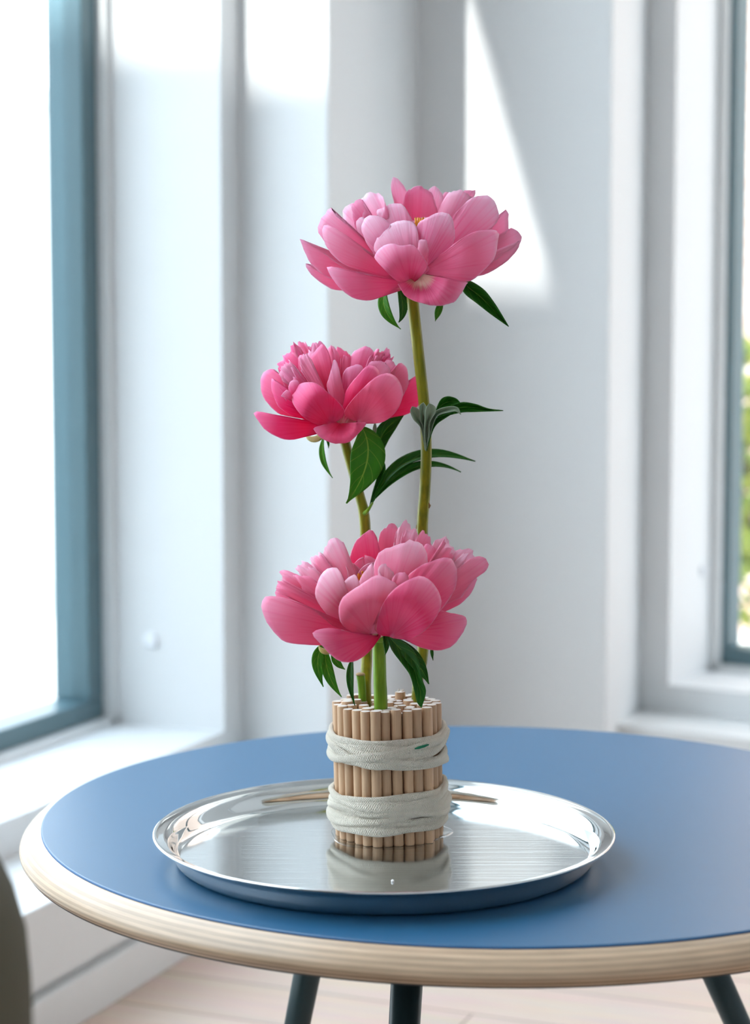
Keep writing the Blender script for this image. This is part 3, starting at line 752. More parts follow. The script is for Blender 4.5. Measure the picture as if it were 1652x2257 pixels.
def leaf(fl, root, base, mid, tip, W, mat='leaf', hint=(0, -1, .35), fold=.35, wave=.25, seed=0, v0=.42, name='leaf', parent=None):
    rn = random.Random(seed + 17 * fl); B, Mi, T = cp(fl, base), cp(fl, mid), cp(fl, tip); C = Mi * 2 - (B + T) * .5; w = cw(fl, W) / 2
    N0 = Vector(hint); NV, NU = 22, 8; v = []; uv = []; f = []; p1, p2 = rn.uniform(0, 6), rn.uniform(0, 6)
    for i in range(NV + 1):
        t = i / NV; wv = math.sin(math.pi / 2 * t / v0) ** .8 if t < v0 else max(0, math.cos(math.pi / 2 * (t - v0) / (1 - v0))) ** 1.15
        wv = max(wv, .03)
        P = B * (1 - t) ** 2 + C * 2 * t * (1 - t) + T * t * t; Tn = ((C - B) * (1 - t) + (T - C) * t).normalized()
        N = (N0 - Tn * N0.dot(Tn)).normalized(); Bn = Tn.cross(N).normalized()
        for j in range(NU + 1):
            s = -1 + 2 * j / NU; ws = w * wv
            z = abs(s) * ws * fold + wave * w * .35 * math.sin(7 * t + p1 + 1.5 * s) * abs(s) + wave * w * .12 * math.sin(17 * t + p2) * s * s
            v.append(P + Bn * (ws * s * (1 - .12 * fold)) + N * z); uv.append(((s + 1) / 2, t))
    for i in range(NV):
        for j in range(NU):
            k = i * (NU + 1) + j; f.append((k, k + 1, k + NU + 2, k + NU + 1))
    o = mesh_obj(name, v, f, M[mat], root, True, uv)
    s_ = o.modifiers.new('thickness', 'SOLIDIFY'); s_.thickness = .0006; s_.offset = 0
    return o

def stem(root, pts, radii, mat, name='stem', ridge=.10):
    n = 40; path = spline(pts, n); rs = []
    for i in range(n):
        x = i / (n - 1) * (len(radii) - 1); k = min(int(x), len(radii) - 2); rs.append(radii[k] * (1 - x + k) + radii[k + 1] * (x - k))
    v, f = tube(path, rs, 16)
    for i in range(n):                      # softly ridged section
        for k in range(16):
            q = v[i * 16 + k]; q += (q - path[i]) * ridge * math.cos(5 * 2 * math.pi * k / 16)
    return mesh_obj(name, v, f, M[mat], root)

def stamens(fl, root, base, top, spread, n, seed):
    rn = random.Random(seed); mb = MB()
    for k in range(n):
        b = cp(fl, base) + Vector((rn.gauss(0, .003), rn.gauss(0, .003), 0)); a = rn.uniform(0, 6.28); q = rn.uniform(0, 1) ** .5 * spread
        t = cp(fl, top) + Vector((q * math.cos(a), q * math.sin(a), rn.uniform(-.006, .001)))
        m_ = b.lerp(t, .6) + Vector((rn.gauss(0, .0015), rn.gauss(0, .0015), 0))
        v, f = tube([b, m_, t - (t - m_) * .3, t], [.0004, .0005, .0011, .0008], 6); mb.add(v, f)
    return mb.build('stamens', M['stamen'], root, True)

def bud_base(fl, root, c, r, n, droop=.5, seed=0):
    """receptacle with cupped green sepals under the petals"""
    cc = cp(fl, c); bm = bmesh.new(); bmesh.ops.create_uvsphere(bm, u_segments=20, v_segments=12, radius=1)
    v = [cc + Vector((q.co.x * r, q.co.y * r, q.co.z * r * .75)) for q in bm.verts]; f = [tuple(w.index for w in q.verts) for q in bm.faces]; bm.free()
    mesh_obj('receptacle', v, f, M['stem3'], root)

def fillers(fl, root, axis, base, n, rlo, rhi, zlo, zhi, W, seed, pale=.5, a0=0, a1=6.28):
    """inner and rear petals that fill the bowl; height in crop px above base"""
    rn = random.Random(seed); ox, oy, s = CROP[fl]; mm = s * FY[fl] / F * 1000
    for k in range(n):
        a = a0 + (a1 - a0) * (k + rn.uniform(-.3, .3)) / n; R = rn.uniform(rlo, rhi); Z = rn.uniform(zlo, zhi)
        dx, dy = math.cos(a), math.sin(a)
        tip = (axis[0] + dx * R, base[1] - Z, dy * R * mm); mid = (axis[0] + dx * R * .78, base[1] - Z * .45, dy * R * .78 * mm)
        petal(fl, root, axis, (axis[0] + dx * 40, base[1], dy * 40 * mm), mid, tip, W * rn.uniform(.8, 1.2), rn.uniform(.6, 1), rn.uniform(.6, 1.4), rn.random() < pale, rn.choice((0, .05, .1)), seed=seed + k)

def flower(fl, label, base_px):
    return empty('peony', base_px, label, 'flower', 'pink peonies standing in the dowel bundle')

# ---- top flower
f1 = flower(1, 'tallest peony, widely opened pale pink bloom on the longest olive stem', BC + Vector((stems_fix[2][0], stems_fix[2][1], .02)))
AX = (880, 450, 0)
P1 = [ # edge, edge, depths, options
 ([(738,798),(790,880),(860,918),(1000,948)], [(1218,788),(1150,890),(1100,930),(1000,948)], (-24,-56,-46), dict(bulge=-8,bo=(890,735),claw=-.22)),
 ([(740,775),(560,742),(400,705),(255,680)], [(735,800),(660,862),(560,907),(450,900),(350,840),(290,760),(255,680)], (-15,-50,-45), dict(bulge=-12,ruf=.3)),
 ([(640,740),(380,690),(230,590),(120,520),(70,485)], [(640,800),(290,765),(160,680),(100,590),(70,485)], (0,-10,-10), dict(bulge=-8,ruf=.3)),
 ([(640,780),(350,760),(220,730),(100,655)], [(640,820),(345,842),(240,810),(150,740),(100,655)], (5,8,5), dict(bulge=-6,ruf=.2)),
 ([(700,700),(560,610),(430,500),(330,430),(255,393),(222,402)], [(740,740),(640,735),(480,705),(350,650),(260,560),(215,460),(222,402)], (-10,-38,-30), dict(bulge=-12,ruf=.4)),
 ([(650,650),(480,480),(400,400),(330,330),(290,310),(272,268)], [(640,720),(330,600),(215,480),(198,430),(215,340),(272,268)], (0,-15,-8), dict(bulge=-8,ruf=.6)),
 ([(560,580),(470,470),(380,370),(358,330),(400,265),(480,200),(570,168)], [(590,560),(600,420),(610,330),(650,260),(625,195),(570,168)], (5,2,15), dict(bulge=-12,ruf=1.5,pale=1)),
 ([(450,430),(420,300),(430,245),(490,215)], [(480,420),(505,290),(500,240),(490,215)], (-8,-12,-6), dict(bulge=6,ruf=.5)),
 ([(575,600),(500,510),(455,420),(450,370),(500,335)], [(580,590),(500,450),(490,390),(500,335)], (-10,-18,-8), dict(bulge=-4,pale=1)),
 ([(575,595),(520,510),(485,410),(510,350),(570,328)], [(620,590),(600,500),(680,400),(650,355),(570,328)], (-12,-25,-15), dict(bulge=-9,pale=1)),
 ([(700,450),(620,360),(590,300),(650,265),(740,245)], [(880,450),(860,400),(820,330),(790,275),(740,245)], (0,-8,0), dict(bulge=-7,pale=1)),
 ([(700,660),(580,580),(585,500),(630,420),(700,380),(790,358)], [(880,640),(880,500),(870,430),(850,385),(790,358)], (-15,-32,-22), dict(bulge=-13,pale=1)),
 ([(790,800),(720,770),(600,650),(575,605),(620,550),(700,520),(760,537)], [(830,800),(900,740),(940,670),(900,600),(865,550),(830,525),(760,537)], (-28,-56,-50), dict(bulge=-13,bo=(815,805),claw=.25)),
 ([(880,740),(890,620),(880,500),(910,488)], [(940,700),(945,600),(935,510),(910,488)], (-25,-45,-40), dict(bulge=-5,ruf=1.2)),
 ([(930,650),(880,550),(865,410),(920,350),(1000,312),(1060,308)], [(1060,620),(1115,520),(1128,440),(1110,360),(1085,320),(1060,308)], (-18,-32,-22), dict(bulge=-9,pale=1)),
 ([(930,690),(1000,620),(1100,540),(1200,470),(1300,430),(1420,432)], [(960,720),(1100,760),(1220,782),(1330,700),(1400,610),(1425,500),(1420,432)], (-22,-50,-36), dict(bulge=-17,ruf=.3,bo=(910,715),claw=.2)),
 ([(1020,600),(1100,470),(1100,360),(1180,260),(1260,200),(1340,187)], [(1130,600),(1250,480),(1340,435),(1410,380),(1425,290),(1395,220),(1340,187)], (-5,-12,0), dict(bulge=-8,pale=1,ruf=.4)),
 ([(1300,560),(1360,450),(1410,380),(1450,320),(1482,292)], [(1300,650),(1410,580),(1470,500),(1497,420),(1482,292)], (10,10,12), dict(bulge=-7)),
 ([(1250,700),(1400,600),(1450,520),(1490,430),(1520,412),(1560,435)], [(1300,740),(1350,725),(1470,650),(1550,570),(1582,480),(1560,435)], (0,-8,-5), dict(bulge=8,ruf=.3)),
 ([(1240,720),(1340,680),(1450,600),(1540,540),(1575,490)], [(1260,740),(1345,727),(1470,655),(1550,572),(1580,490)], (-4,-14,-14), dict(bulge=-3,ruf=.2)),
 ([(830,450),(780,300),(770,250),(800,170),(860,120)], [(1000,420),(1010,300),(980,210),(940,150),(860,120)], (25,38,28), dict(bulge=10,ruf=.7)),
 ([(800,400),(730,230),(690,150),(700,80),(715,62)], [(850,400),(790,240),(800,160),(750,90),(715,62)], (30,45,38), dict(bulge=4,pale=1)),
 ([(930,400),(950,250),(945,160),(990,132)], [(1030,400),(1050,220),(1030,160),(990,132)], (36,44,42), dict(bulge=5,pale=1)),
 ([(1010,450),(1020,290),(1060,210),(1110,160),(1170,150)], [(1110,440),(1150,320),(1230,230),(1230,180),(1170,150)], (20,30,28), dict(bulge=-10,pale=1,ruf=.8)),
 ([(1140,380),(1190,240),(1185,170),(1215,153)], [(1200,360),(1230,220),(1265,190),(1255,165),(1215,153)], (20,26,26), dict(bulge=7,ruf=.8)),
 ([(1000,400),(1040,250),(1050,175),(1070,165)], [(1080,400),(1090,250),(1090,185),(1070,165)], (40,46,46), dict(bulge=4)),
]
for i, (a, b, d, kw) in enumerate(P1): ppetal(1, f1, (850, 800), a, b, d, seed=i, **kw)
fillers(1, f1, (880, 450), (880, 770, 0), 9, 330, 480, 300, 430, 300, 50, .4, .35, 2.8)
fillers(1, f1, (880, 450), (880, 740, 0), 6, 180, 260, 300, 390, 220, 80, .7, .2, 2.9)
stamens(1, f1, (885, 640, 5), (885, 348, 8), .010, 46, 4)
bud_base(1, f1, (850, 800, 0), .009, 5)
S1 = [BC + Vector((stems_fix[2][0] + .001, stems_fix[2][1], .002)), pf(918, 1540, 1.424), pf(931, 1440, 1.432), pf(932, 1300, 1.438), pf(930, 1170, 1.432), pf(936, 1080, 1.420), pf(939, 990, 1.412), pf(934, 890, 1.414), pf(922, 780, 1.418), pf(909, 660, 1.424), cp(1, (845, 840, 0))]
stem(f1, S1, [.0038, .0038, .0042, .0043, .0041, .0039, .0039, .0040, .0042, .0044], 'stem1')
leaf(1, f1, (655, 820, -8), (650, 970, -14), (757, 1108, -14), 85, 'leaf_light', seed=1, hint=(-.5, -1, .3))
leaf(1, f1, (735, 810, -4), (770, 960, -10), (742, 1062, -12), 66, 'leaf', seed=2, hint=(.4, -1, .2))
leaf(1, f1, (725, 800, 4), (775, 890, 4), (805, 975, 4), 50, 'leaf', seed=3)
leaf(1, f1, (1040, 900, 8), (1015, 985, 6), (993, 1054, 6), 50, 'leaf_light', seed=4)
blade(1, f1, (1150, 750), [(1240,780),(1330,840),(1400,930),(1450,1010),(1497,1090)], [(1190,855),(1280,930),(1370,1000),(1440,1050),(1497,1090)], (-8,-18,-22), 8, .3, 5)
# young leaf cluster and pruned nodes on the long stem (coordinates of the second crop)
YL = [((1108,730), [(1085,600),(1040,545),(1018,495),(1030,465)], [(1098,590),(1085,560),(1080,500),(1060,475),(1030,465)], (-37,-44,-46), 'leaf_grey'),
 ((1110,735), [(1090,590),(1075,500),(1075,460),(1100,440)], [(1115,590),(1112,520),(1118,470),(1100,440)], (-38,-42,-40), 'leaf_grey'),
 ((1115,740), [(1105,640),(1108,560),(1115,480),(1135,445)], [(1135,640),(1140,560),(1175,500),(1170,465),(1135,445)], (-40,-48,-50), 'leaf_grey'),
 ((1122,700), [(1120,600),(1140,540),(1180,490),(1250,466),(1310,470),(1330,514)], [(1150,610),(1165,560),(1190,520),(1260,500),(1300,495),(1330,514)], (-40,-48,-54), 'leaf_grey'),
 ((1175,510), [(1183,470),(1210,420),(1250,403),(1300,415),(1325,440)], [(1200,485),(1240,475),(1290,458),(1325,440)], (-38,-36,-36), 'leaf'),
 ((1140,620), [(1180,540),(1230,480),(1330,440),(1420,450),(1500,478),(1592,490)], [(1170,570),(1230,528),(1330,502),(1420,497),(1500,494),(1592,490)], (-38,-34,-28), 'leaf'),
 ((1120,740), [(1140,640),(1165,560),(1200,525),(1290,500)], [(1150,630),(1180,575),(1230,538),(1290,500)], (-38,-38,-36), 'leaf')]
for i, (b, A, B, d, mt) in enumerate(YL): blade(2, f1, b, A, B, d, 5, .8, 11 + i, mt)
v, f = tube([cp(2, (1133, 1060, -23)), cp(2, (1139, 1075, -22)), cp(2, (1134, 1092, -21))], [.0004, .0009, .0005], 6); mesh_obj('bud_scar', v, f, M['wood_stub'], f1)
v, f = tube([cp(2, (1068, 1200, -13)), cp(2, (1063, 1215, -12)), cp(2, (1064, 1228, -11))], [.0018, .0014, .0006], 8); mesh_obj('bud_scar', v, f, M['wood_stub'], f1)

# ---- middle flower
f2 = flower(2, 'middle-height peony, compact saturated rose-pink bloom with broad hanging leaves', BC + Vector((stems_fix[1][0], stems_fix[1][1], .02)))
AX = (590, 330, 0)
P2 = [
 ([(520,570),(430,577),(330,545),(200,522),(60,495)], [(500,600),(430,590),(380,640),(300,668),(220,662),(130,610),(80,550),(60,495)], (-10,-45,-35), dict(bulge=-12,ruf=.3)),
 ([(560,560),(440,590),(420,605),(470,660),(540,690),(580,693)], [(640,570),(700,570),(752,562),(700,630),(640,685),(580,693)], (-44,-62,-62), dict(bulge=-6,ruf=.3,bo=(590,568),claw=.25)),
 ([(500,575),(440,575),(350,520),(290,430),(300,370),(340,325),(400,315)], [(540,565),(590,540),(612,490),(570,430),(500,370),(450,330),(400,315)], (-25,-58,-45), dict(bulge=-19,ruf=.3,bo=(525,572),claw=.25)),
 ([(640,540),(610,500),(680,400),(760,320),(820,275),(880,262)], [(730,565),(800,570),(870,550),(940,480),(972,400),(960,330),(930,285),(880,262)], (-25,-60,-45), dict(bulge=-19,ruf=.3,bo=(700,562),claw=.25)),
 ([(380,540),(330,500),(260,400),(230,310),(190,245),(155,232)], [(400,560),(320,530),(210,510),(130,430),(95,350),(105,265),(155,232)], (-5,-25,-12), dict(bulge=-11,ruf=.3)),
 ([(380,530),(330,510),(260,440),(200,330),(165,290)], [(380,545),(300,525),(210,470),(170,380),(165,290)], (-12,-36,-26), dict(bulge=-6,ruf=.3)),
 ([(860,450),(930,350),(925,260),(940,205),(965,198)], [(900,480),(960,420),(1005,330),(1005,270),(990,225),(965,198)], (-10,-20,-8), dict(bulge=-8,ruf=.3)),
 ([(860,540),(930,440),(990,370),(1020,310),(1060,272)], [(860,555),(910,528),(980,520),(1060,470),(1110,380),(1112,310),(1060,272)], (10,12,12), dict(bulge=-9,ruf=.4)),
 ([(480,350),(400,270),(340,280),(328,200),(345,145),(400,160),(465,78)], [(510,360),(525,270),(530,190),(505,110),(465,78)], (-10,-28,-18), dict(bulge=-11,ruf=.5)),
 ([(300,300),(240,270),(225,240),(215,200),(250,130),(290,100)], [(400,300),(380,220),(370,150),(340,100),(290,100)], (0,-12,-4), dict(bulge=-10,ruf=1.8)),
 ([(330,250),(310,150),(315,90),(345,68)], [(420,250),(410,150),(385,95),(345,68)], (8,4,8), dict(bulge=-7,ruf=1.7)),
 ([(350,200),(370,110),(400,80),(440,70)], [(480,200),(500,130),(485,85),(440,70)], (10,6,10), dict(bulge=-6,ruf=1.2,pale=1)),
 ([(290,330),(240,330),(220,270),(235,210),(275,195)], [(345,340),(340,290),(320,230),(275,195)], (-10,-28,-24), dict(bulge=-8,ruf=1.2,pale=1)),
 ([(270,380),(215,300),(205,240),(240,200)], [(310,360),(270,290),(265,220),(240,200)], (-8,-20,-18), dict(bulge=-6,ruf=1)),
 ([(340,240),(345,160),(365,138),(385,150)], [(420,240),(415,195),(405,170),(385,150)], (-22,-36,-34), dict(bulge=-4,ruf=1.2,pale=1)),
 ([(560,430),(505,350),(520,280),(545,178)], [(620,420),(600,330),(580,240),(565,190),(545,178)], (-22,-38,-26), dict(bulge=-6,pale=1)),
 ([(600,400),(600,280),(630,230),(690,205)], [(630,400),(640,340),(690,290),(728,225),(690,205)], (-20,-34,-28), dict(bulge=-6,pale=1)),
 ([(620,480),(620,380),(680,290),(740,225),(780,212)], [(680,440),(720,360),(780,300),(830,262),(780,212)], (-25,-46,-34), dict(bulge=-9,ruf=.5)),
 ([(640,300),(640,210),(660,140),(700,108),(745,98)], [(720,300),(740,220),(790,160),(785,115),(745,98)], (5,-4,4), dict(bulge=-9,ruf=.4,pale=1)),
 ([(800,330),(760,210),(800,187),(835,182)], [(900,330),(895,250),(870,205),(835,182)], (-15,-26,-20), dict(bulge=-8,pale=1)),
 ([(880,330),(890,250),(865,190),(890,178)], [(940,330),(935,250),(930,205),(890,178)], (-10,-16,-12), dict(bulge=-6,pale=1)),
 ([(720,300),(730,210),(770,160),(830,122)], [(860,280),(890,210),(900,170),(880,140),(830,122)], (8,2,8), dict(bulge=-6,ruf=2.4)),
 ([(740,300),(760,200),(800,150),(845,130)], [(860,280),(860,200),(875,160),(845,130)], (0,-4,2), dict(bulge=5,ruf=2)),
 ([(860,240),(880,180),(862,125),(868,108)], [(900,240),(905,180),(885,115),(868,108)], (5,4,6), dict(bulge=-2,ruf=1,pale=1)),
 ([(300,420),(270,370),(275,320),(305,302)], [(330,420),(330,370),(332,315),(305,302)], (-40,-48,-46), dict(bulge=-5,pale=1,bo=(315,450))),
 ([(300,430),(250,405),(222,400),(250,365)], [(290,400),(280,380),(265,365),(250,365)], (-40,-50,-50), dict(bulge=-3,pale=1,bo=(310,445))),
 ([(520,300),(530,180),(505,110),(530,92)], [(590,300),(590,220),(575,140),(530,92)], (6,2,8), dict(bulge=-6,ruf=.8,pale=1)),
 ([(560,300),(570,200),(560,120),(590,108)], [(650,300),(645,200),(640,140),(590,108)], (12,8,14), dict(bulge=-6,ruf=.8)),
]
for i, (a, b, d, kw) in enumerate(P2): ppetal(2, f2, (590, 590), a, b, d, seed=100 + i, **kw)
CR2 = [([(300,240),(285,150),(300,105),(325,95)], [(360,240),(365,160),(350,110),(325,95)], (-6,-14,-8)), ([(380,260),(375,180),(390,120),(420,100)], [(450,260),(455,180),(445,120),(420,100)], (-8,-20,-14)),
 ([(470,240),(475,160),(490,110),(515,100)], [(545,250),(550,180),(540,120),(515,100)], (0,-8,-2)), ([(590,290),(585,220),(600,160),(625,140)], [(660,290),(655,220),(645,160),(625,140)], (2,-6,0)), ([(250,330),(232,270),(245,200),(262,180)], [(300,330),(295,260),(285,200),(262,180)], (-14,-30,-24)),
 ([(770,260),(775,200),(790,165),(810,150)], [(830,260),(835,200),(830,160),(810,150)], (-2,-8,-2)), ([(820,260),(835,200),(850,160),(865,150)], [(890,260),(893,205),(885,165),(865,150)], (-2,-6,0))]
for i, (a, b, d) in enumerate(CR2): ppetal(2, f2, (590, 590), a, b, d, -7, 2.0, i % 3 == 1, 160 + i)
fillers(2, f2, (590, 330), (590, 570, 0), 8, 300, 400, 250, 380, 280, 150, .3, .3, 2.85)
fillers(2, f2, (590, 330), (590, 540, 0), 9, 120, 230, 330, 420, 190, 180, .5, .1, 3.0)
bud_base(2, f2, (590, 610, 0), .010, 5)
petal_s = leaf(2, f2, (500, 600, -10), (425, 650, -16), (372, 630, -12), 70, 'sepal', seed=31, fold=-.6, name='sepal', hint=(0, -.3, 1))
S2 = [BC + Vector((stems_fix[1][0] + .001, stems_fix[1][1], .002)), pf(806, 1546, 1.416), pf(808, 1440, 1.428), pf(807, 1300, 1.440), pf(805, 1180, 1.442), pf(801, 1128, 1.440), pf(790, 1085, 1.440), pf(764, 990, 1.442), cp(2, (600, 610, 0))]
stem(f2, S2, [.0040, .0040, .0040, .0040, .0040, .0037, .0037, .0038], 'stem1')
# pruned side shoot low on the stem
stem(f2, [pf(799, 1549, 1.412), pf(797, 1515, 1.411), pf(794, 1487, 1.410)], [.0030, .0031, .0032], 'stem3', 'cut_shoot', .05)
v, f = tube([pf(794, 1488, 1.410), pf(794, 1485, 1.410), pf(794, 1483, 1.410)], [.0036, .0034, .0022], 12); mesh_obj('cut_end', v, f, M['wood_stub'], f2)
leaf(2, f2, (715, 585, -18), (752, 800, -26), (624, 1062, -24), 215, 'leaf_light', seed=21, fold=.12, wave=.18, hint=(.15, -1, .2), v0=.45)
blade(2, f2, (763, 1100), [(785,1000),(812,900),(822,760),(800,660),(812,600),(870,545),(978,520)], [(820,960),(866,850),(845,770),(880,680),(930,600),(978,520)], (-6,2,6), 5, .6, 22)
leaf(2, f2, (770, 1085, -6), (1020, 800, 12), (1420, 802, 26), 100, 'leaf', seed=24, fold=.5, hint=(-.2, -.7, .8), v0=.52)
leaf(2, f2, (780, 1060, -4), (1040, 845, 8), (1330, 870, 18), 70, 'leaf', seed=25, fold=.45, hint=(.1, -.7, .8), v0=.55)
leaf(2, f2, (486, 650, 4), (482, 780, 0), (540, 906, -2), 44, 'leaf_light', seed=26, fold=.5, hint=(-.6, -1, .1))
leaf(2, f2, (500, 660, 6), (512, 690, 4), (514, 722, 4), 16, 'leaf', seed=28)
leaf(2, f2, (800, 560, 2), (797, 620, 2), (786, 668, 2), 26, 'leaf_grey', seed=27)
stem(f2, [pf(803, 1132, 1.437), cp(2, (757, 1105, -12)), cp(2, (785, 1060, -6))], [.0018, .0013, .0009], 'stem3', 'petiole', .05)

# ---- lower flower
f3 = flower(3, 'lowest peony, largest coral-pink bloom on a short thick green stem', BC + Vector((stems_fix[0][0], stems_fix[0][1], .02)))
AX = (830, 430, 0)
P3 = [
 ([(620,760),(560,755),(480,690),(380,620),(250,570),(160,553),(105,560)], [(640,800),(560,860),(470,878),(250,858),(160,790),(95,690),(75,610),(105,560)], (-15,-50,-40), dict(bulge=-17,ruf=.25,claw=.15)),
 ([(840,815),(700,800),(600,775),(500,765),(415,800)], [(870,815),(800,910),(720,975),(650,990),(580,975),(500,900),(415,800)], (-40,-64,-60), dict(bulge=-12,ruf=.3,bo=(850,812),claw=.2)),
 ([(800,810),(700,795),(610,740),(590,640),(620,555),(720,490),(830,420)], [(850,800),(830,760),(860,650),(900,580),(980,490),(920,440),(830,420)], (-28,-60,-50), dict(bulge=-16,ruf=.35,bo=(800,805),claw=.25)),
 ([(880,815),(840,790),(850,690),(900,570),(990,480),(1110,424)], [(960,830),(1060,838),(1170,770),(1250,660),(1268,580),(1230,490),(1180,440),(1110,424)], (-28,-68,-56), dict(bulge=-18,ruf=.2,bo=(935,825),claw=.25)),
 ([(1080,760),(1180,700),(1250,650),(1330,665),(1440,697)], [(980,820),(1050,850),(1140,895),(1260,912),(1350,870),(1410,790),(1440,697)], (-12,-40,-32), dict(bulge=-7,ruf=.5,bo=(960,800),claw=.2)),
 ([(1100,600),(1040,440),(1120,360),(1200,325),(1320,293)], [(1200,700),(1265,645),(1340,540),(1372,420),(1355,340),(1320,293)], (-22,-46,-34), dict(bulge=-13,ruf=.4)),
 ([(1200,680),(1300,600),(1370,480),(1440,450),(1500,430)], [(1230,690),(1290,655),(1400,600),(1470,520),(1500,430)], (-5,-20,-8), dict(bulge=-8,ruf=.3)),
 ([(1290,600),(1380,440),(1390,370),(1460,305),(1530,287)], [(1400,560),(1490,440),(1550,395),(1580,340),(1530,287)], (-10,-24,-18), dict(bulge=-11,ruf=.3)),
 ([(700,790),(560,720),(450,590),(440,500),(480,400),(560,358)], [(740,780),(600,680),(590,580),(615,480),(605,400),(560,358)], (-22,-48,-40), dict(bulge=-10,pale=1,bo=(740,770),claw=.1)),
 ([(720,780),(620,640),(590,570),(620,470),(690,408)], [(760,780),(700,560),(730,495),(715,440),(690,408)], (-24,-46,-40), dict(bulge=-8,pale=1,bo=(760,770),claw=.1)),
 ([(780,640),(720,500),(740,420),(800,343)], [(850,640),(860,500),(835,420),(820,360),(800,343)], (-12,-26,-18), dict(bulge=-7,pale=1)),
 ([(900,640),(840,430),(820,350),(870,250),(950,215),(1010,215),(1060,188)], [(1050,620),(1080,470),(1180,340),(1165,260),(1120,200),(1060,188)], (-14,-36,-26), dict(bulge=-14,ruf=.9,pale=1)),
 ([(920,620),(870,420),(850,370),(900,340)], [(1000,600),(980,480),(940,380),(900,340)], (-26,-46,-44), dict(bulge=-6,ruf=1,pale=1)),
 ([(960,640),(930,500),(950,430),(1010,390)], [(1080,600),(1070,470),(1050,420),(1010,390)], (-28,-50,-46), dict(bulge=-6,ruf=.8)),
 ([(720,560),(650,390),(670,270),(720,170),(790,113)], [(860,540),(870,330),(850,200),(830,140),(790,113)], (15,30,24), dict(bulge=11,ruf=.4)),
 ([(850,420),(850,200),(890,110),(945,68)], [(980,420),(1000,220),(990,110),(945,68)], (24,36,34), dict(bulge=8,ruf=.9)),
 ([(950,330),(960,170),(990,95),(1060,80)], [(1080,330),(1120,220),(1115,130),(1060,80)], (14,22,20), dict(bulge=-6,ruf=1.7,pale=1)),
 ([(1080,350),(1100,200),(1120,145),(1150,130)], [(1200,350),(1220,260),(1200,180),(1150,130)], (8,12,12), dict(bulge=-7,ruf=.9)),
 ([(1120,420),(1150,290),(1155,225),(1180,203)], [(1240,420),(1250,310),(1225,240),(1180,203)], (-14,-22,-16), dict(bulge=-6)),
 ([(1200,460),(1240,310),(1215,205),(1290,157)], [(1330,460),(1355,320),(1340,230),(1320,180),(1290,157)], (-4,-8,-2), dict(bulge=-8,ruf=.9,pale=1)),
 ([(1330,480),(1360,330),(1350,260),(1440,245)], [(1440,480),(1440,360),(1495,290),(1440,245)], (0,-6,2), dict(bulge=-7,ruf=.8,pale=1)),
 ([(600,520),(500,350),(500,240),(540,180),(585,165)], [(660,520),(640,360),(630,270),(625,200),(585,165)], (0,-8,-4), dict(bulge=-9,ruf=.9,pale=1)),
 ([(540,500),(440,430),(400,330),(410,280),(440,270)], [(600,500),(540,380),(500,310),(490,285),(440,270)], (0,-8,0), dict(bulge=-8,ruf=1.5,pale=1)),
 ([(480,560),(360,420),(300,370),(320,340)], [(560,520),(470,420),(430,370),(390,340),(320,340)], (-4,-14,-6), dict(bulge=-7,ruf=1.5,pale=1)),
 ([(460,620),(300,560),(230,450),(205,395),(250,390)], [(520,600),(440,520),(350,430),(290,395),(250,390)], (-8,-24,-14), dict(bulge=-9,ruf=1.2)),
 ([(460,680),(260,580),(165,550),(160,500),(200,470)], [(540,660),(420,540),(320,510),(260,460),(200,470)], (-10,-34,-28), dict(bulge=-9,ruf=1)),
 ([(560,700),(430,600),(330,480),(300,410),(350,420)], [(600,680),(480,560),(440,470),(410,430),(350,420)], (-14,-38,-32), dict(bulge=-7,ruf=1)),
 ([(680,480),(620,400),(610,290),(640,262)], [(700,480),(660,380),(660,300),(640,262)], (2,0,2), dict(bulge=-4,pale=1)),
]
for i, (a, b, d, kw) in enumerate(P3): ppetal(3, f3, (860, 815), a, b, d, seed=200 + i, **kw)
CR3 = [([(520,440),(450,380),(420,310),(450,290)], [(580,430),(540,360),(500,310),(450,290)], (-4,-14,-8)), ([(420,500),(350,430),(330,370),(365,355)], [(500,480),(460,410),(420,370),(365,355)], (-10,-24,-18)), ([(330,560),(260,480),(225,425),(250,410)], [(420,540),(360,470),(310,425),(250,410)], (-18,-32,-26)),
 ([(1010,300),(1000,200),(1020,130),(1050,115)], [(1090,300),(1100,210),(1085,140),(1050,115)], (6,10,12)), ([(1230,400),(1250,290),(1265,210),(1290,190)], [(1310,400),(1330,300),(1320,220),(1290,190)], (-10,-18,-12)), ([(1350,430),(1380,350),(1395,290),(1420,275)], [(1420,430),(1440,350),(1445,300),(1420,275)], (-6,-14,-8)),
 ([(250,560),(190,520),(185,470),(215,455)], [(330,550),(300,500),(265,465),(215,455)], (-24,-42,-38))]
for i, (a, b, d) in enumerate(CR3): ppetal(3, f3, (860, 815), a, b, d, -7, 1.8, i % 2, 260 + i)
fillers(3, f3, (830, 430), (830, 790, 0), 9, 260, 330, 280, 430, 330, 250, .4, .3, 2.85)
fillers(3, f3, (830, 430), (830, 760, 0), 8, 150, 230, 350, 500, 230, 280, .6, .1, 3.0)
stamens(3, f3, (720, 660, 5), (700, 392, 6), .007, 30, 9)
bud_base(3, f3, (855, 800, 0), .009, 5)
leaf(3, f3, (570, 870, -16), (500, 905, -24), (455, 880, -22), 60, 'sepal', seed=41, fold=-.6, name='sepal', hint=(0, -.5, 1))
S3 = [BC + Vector((stems_fix[0][0] + .001, stems_fix[0][1], .002)), pf(839, 1563, 1.3895), pf(837, 1500, 1.388), pf(835, 1420, 1.384), cp(3, (852, 800, 0))]
stem(f3, S3, [.0048, .0048, .0046, .0046, .0046], 'stem3')
leaf(3, f3, (490, 870, -14), (450, 990, -20), (487, 1152, -20), 85, 'leaf_light', seed=42, hint=(.1, -1, .1), fold=.15)
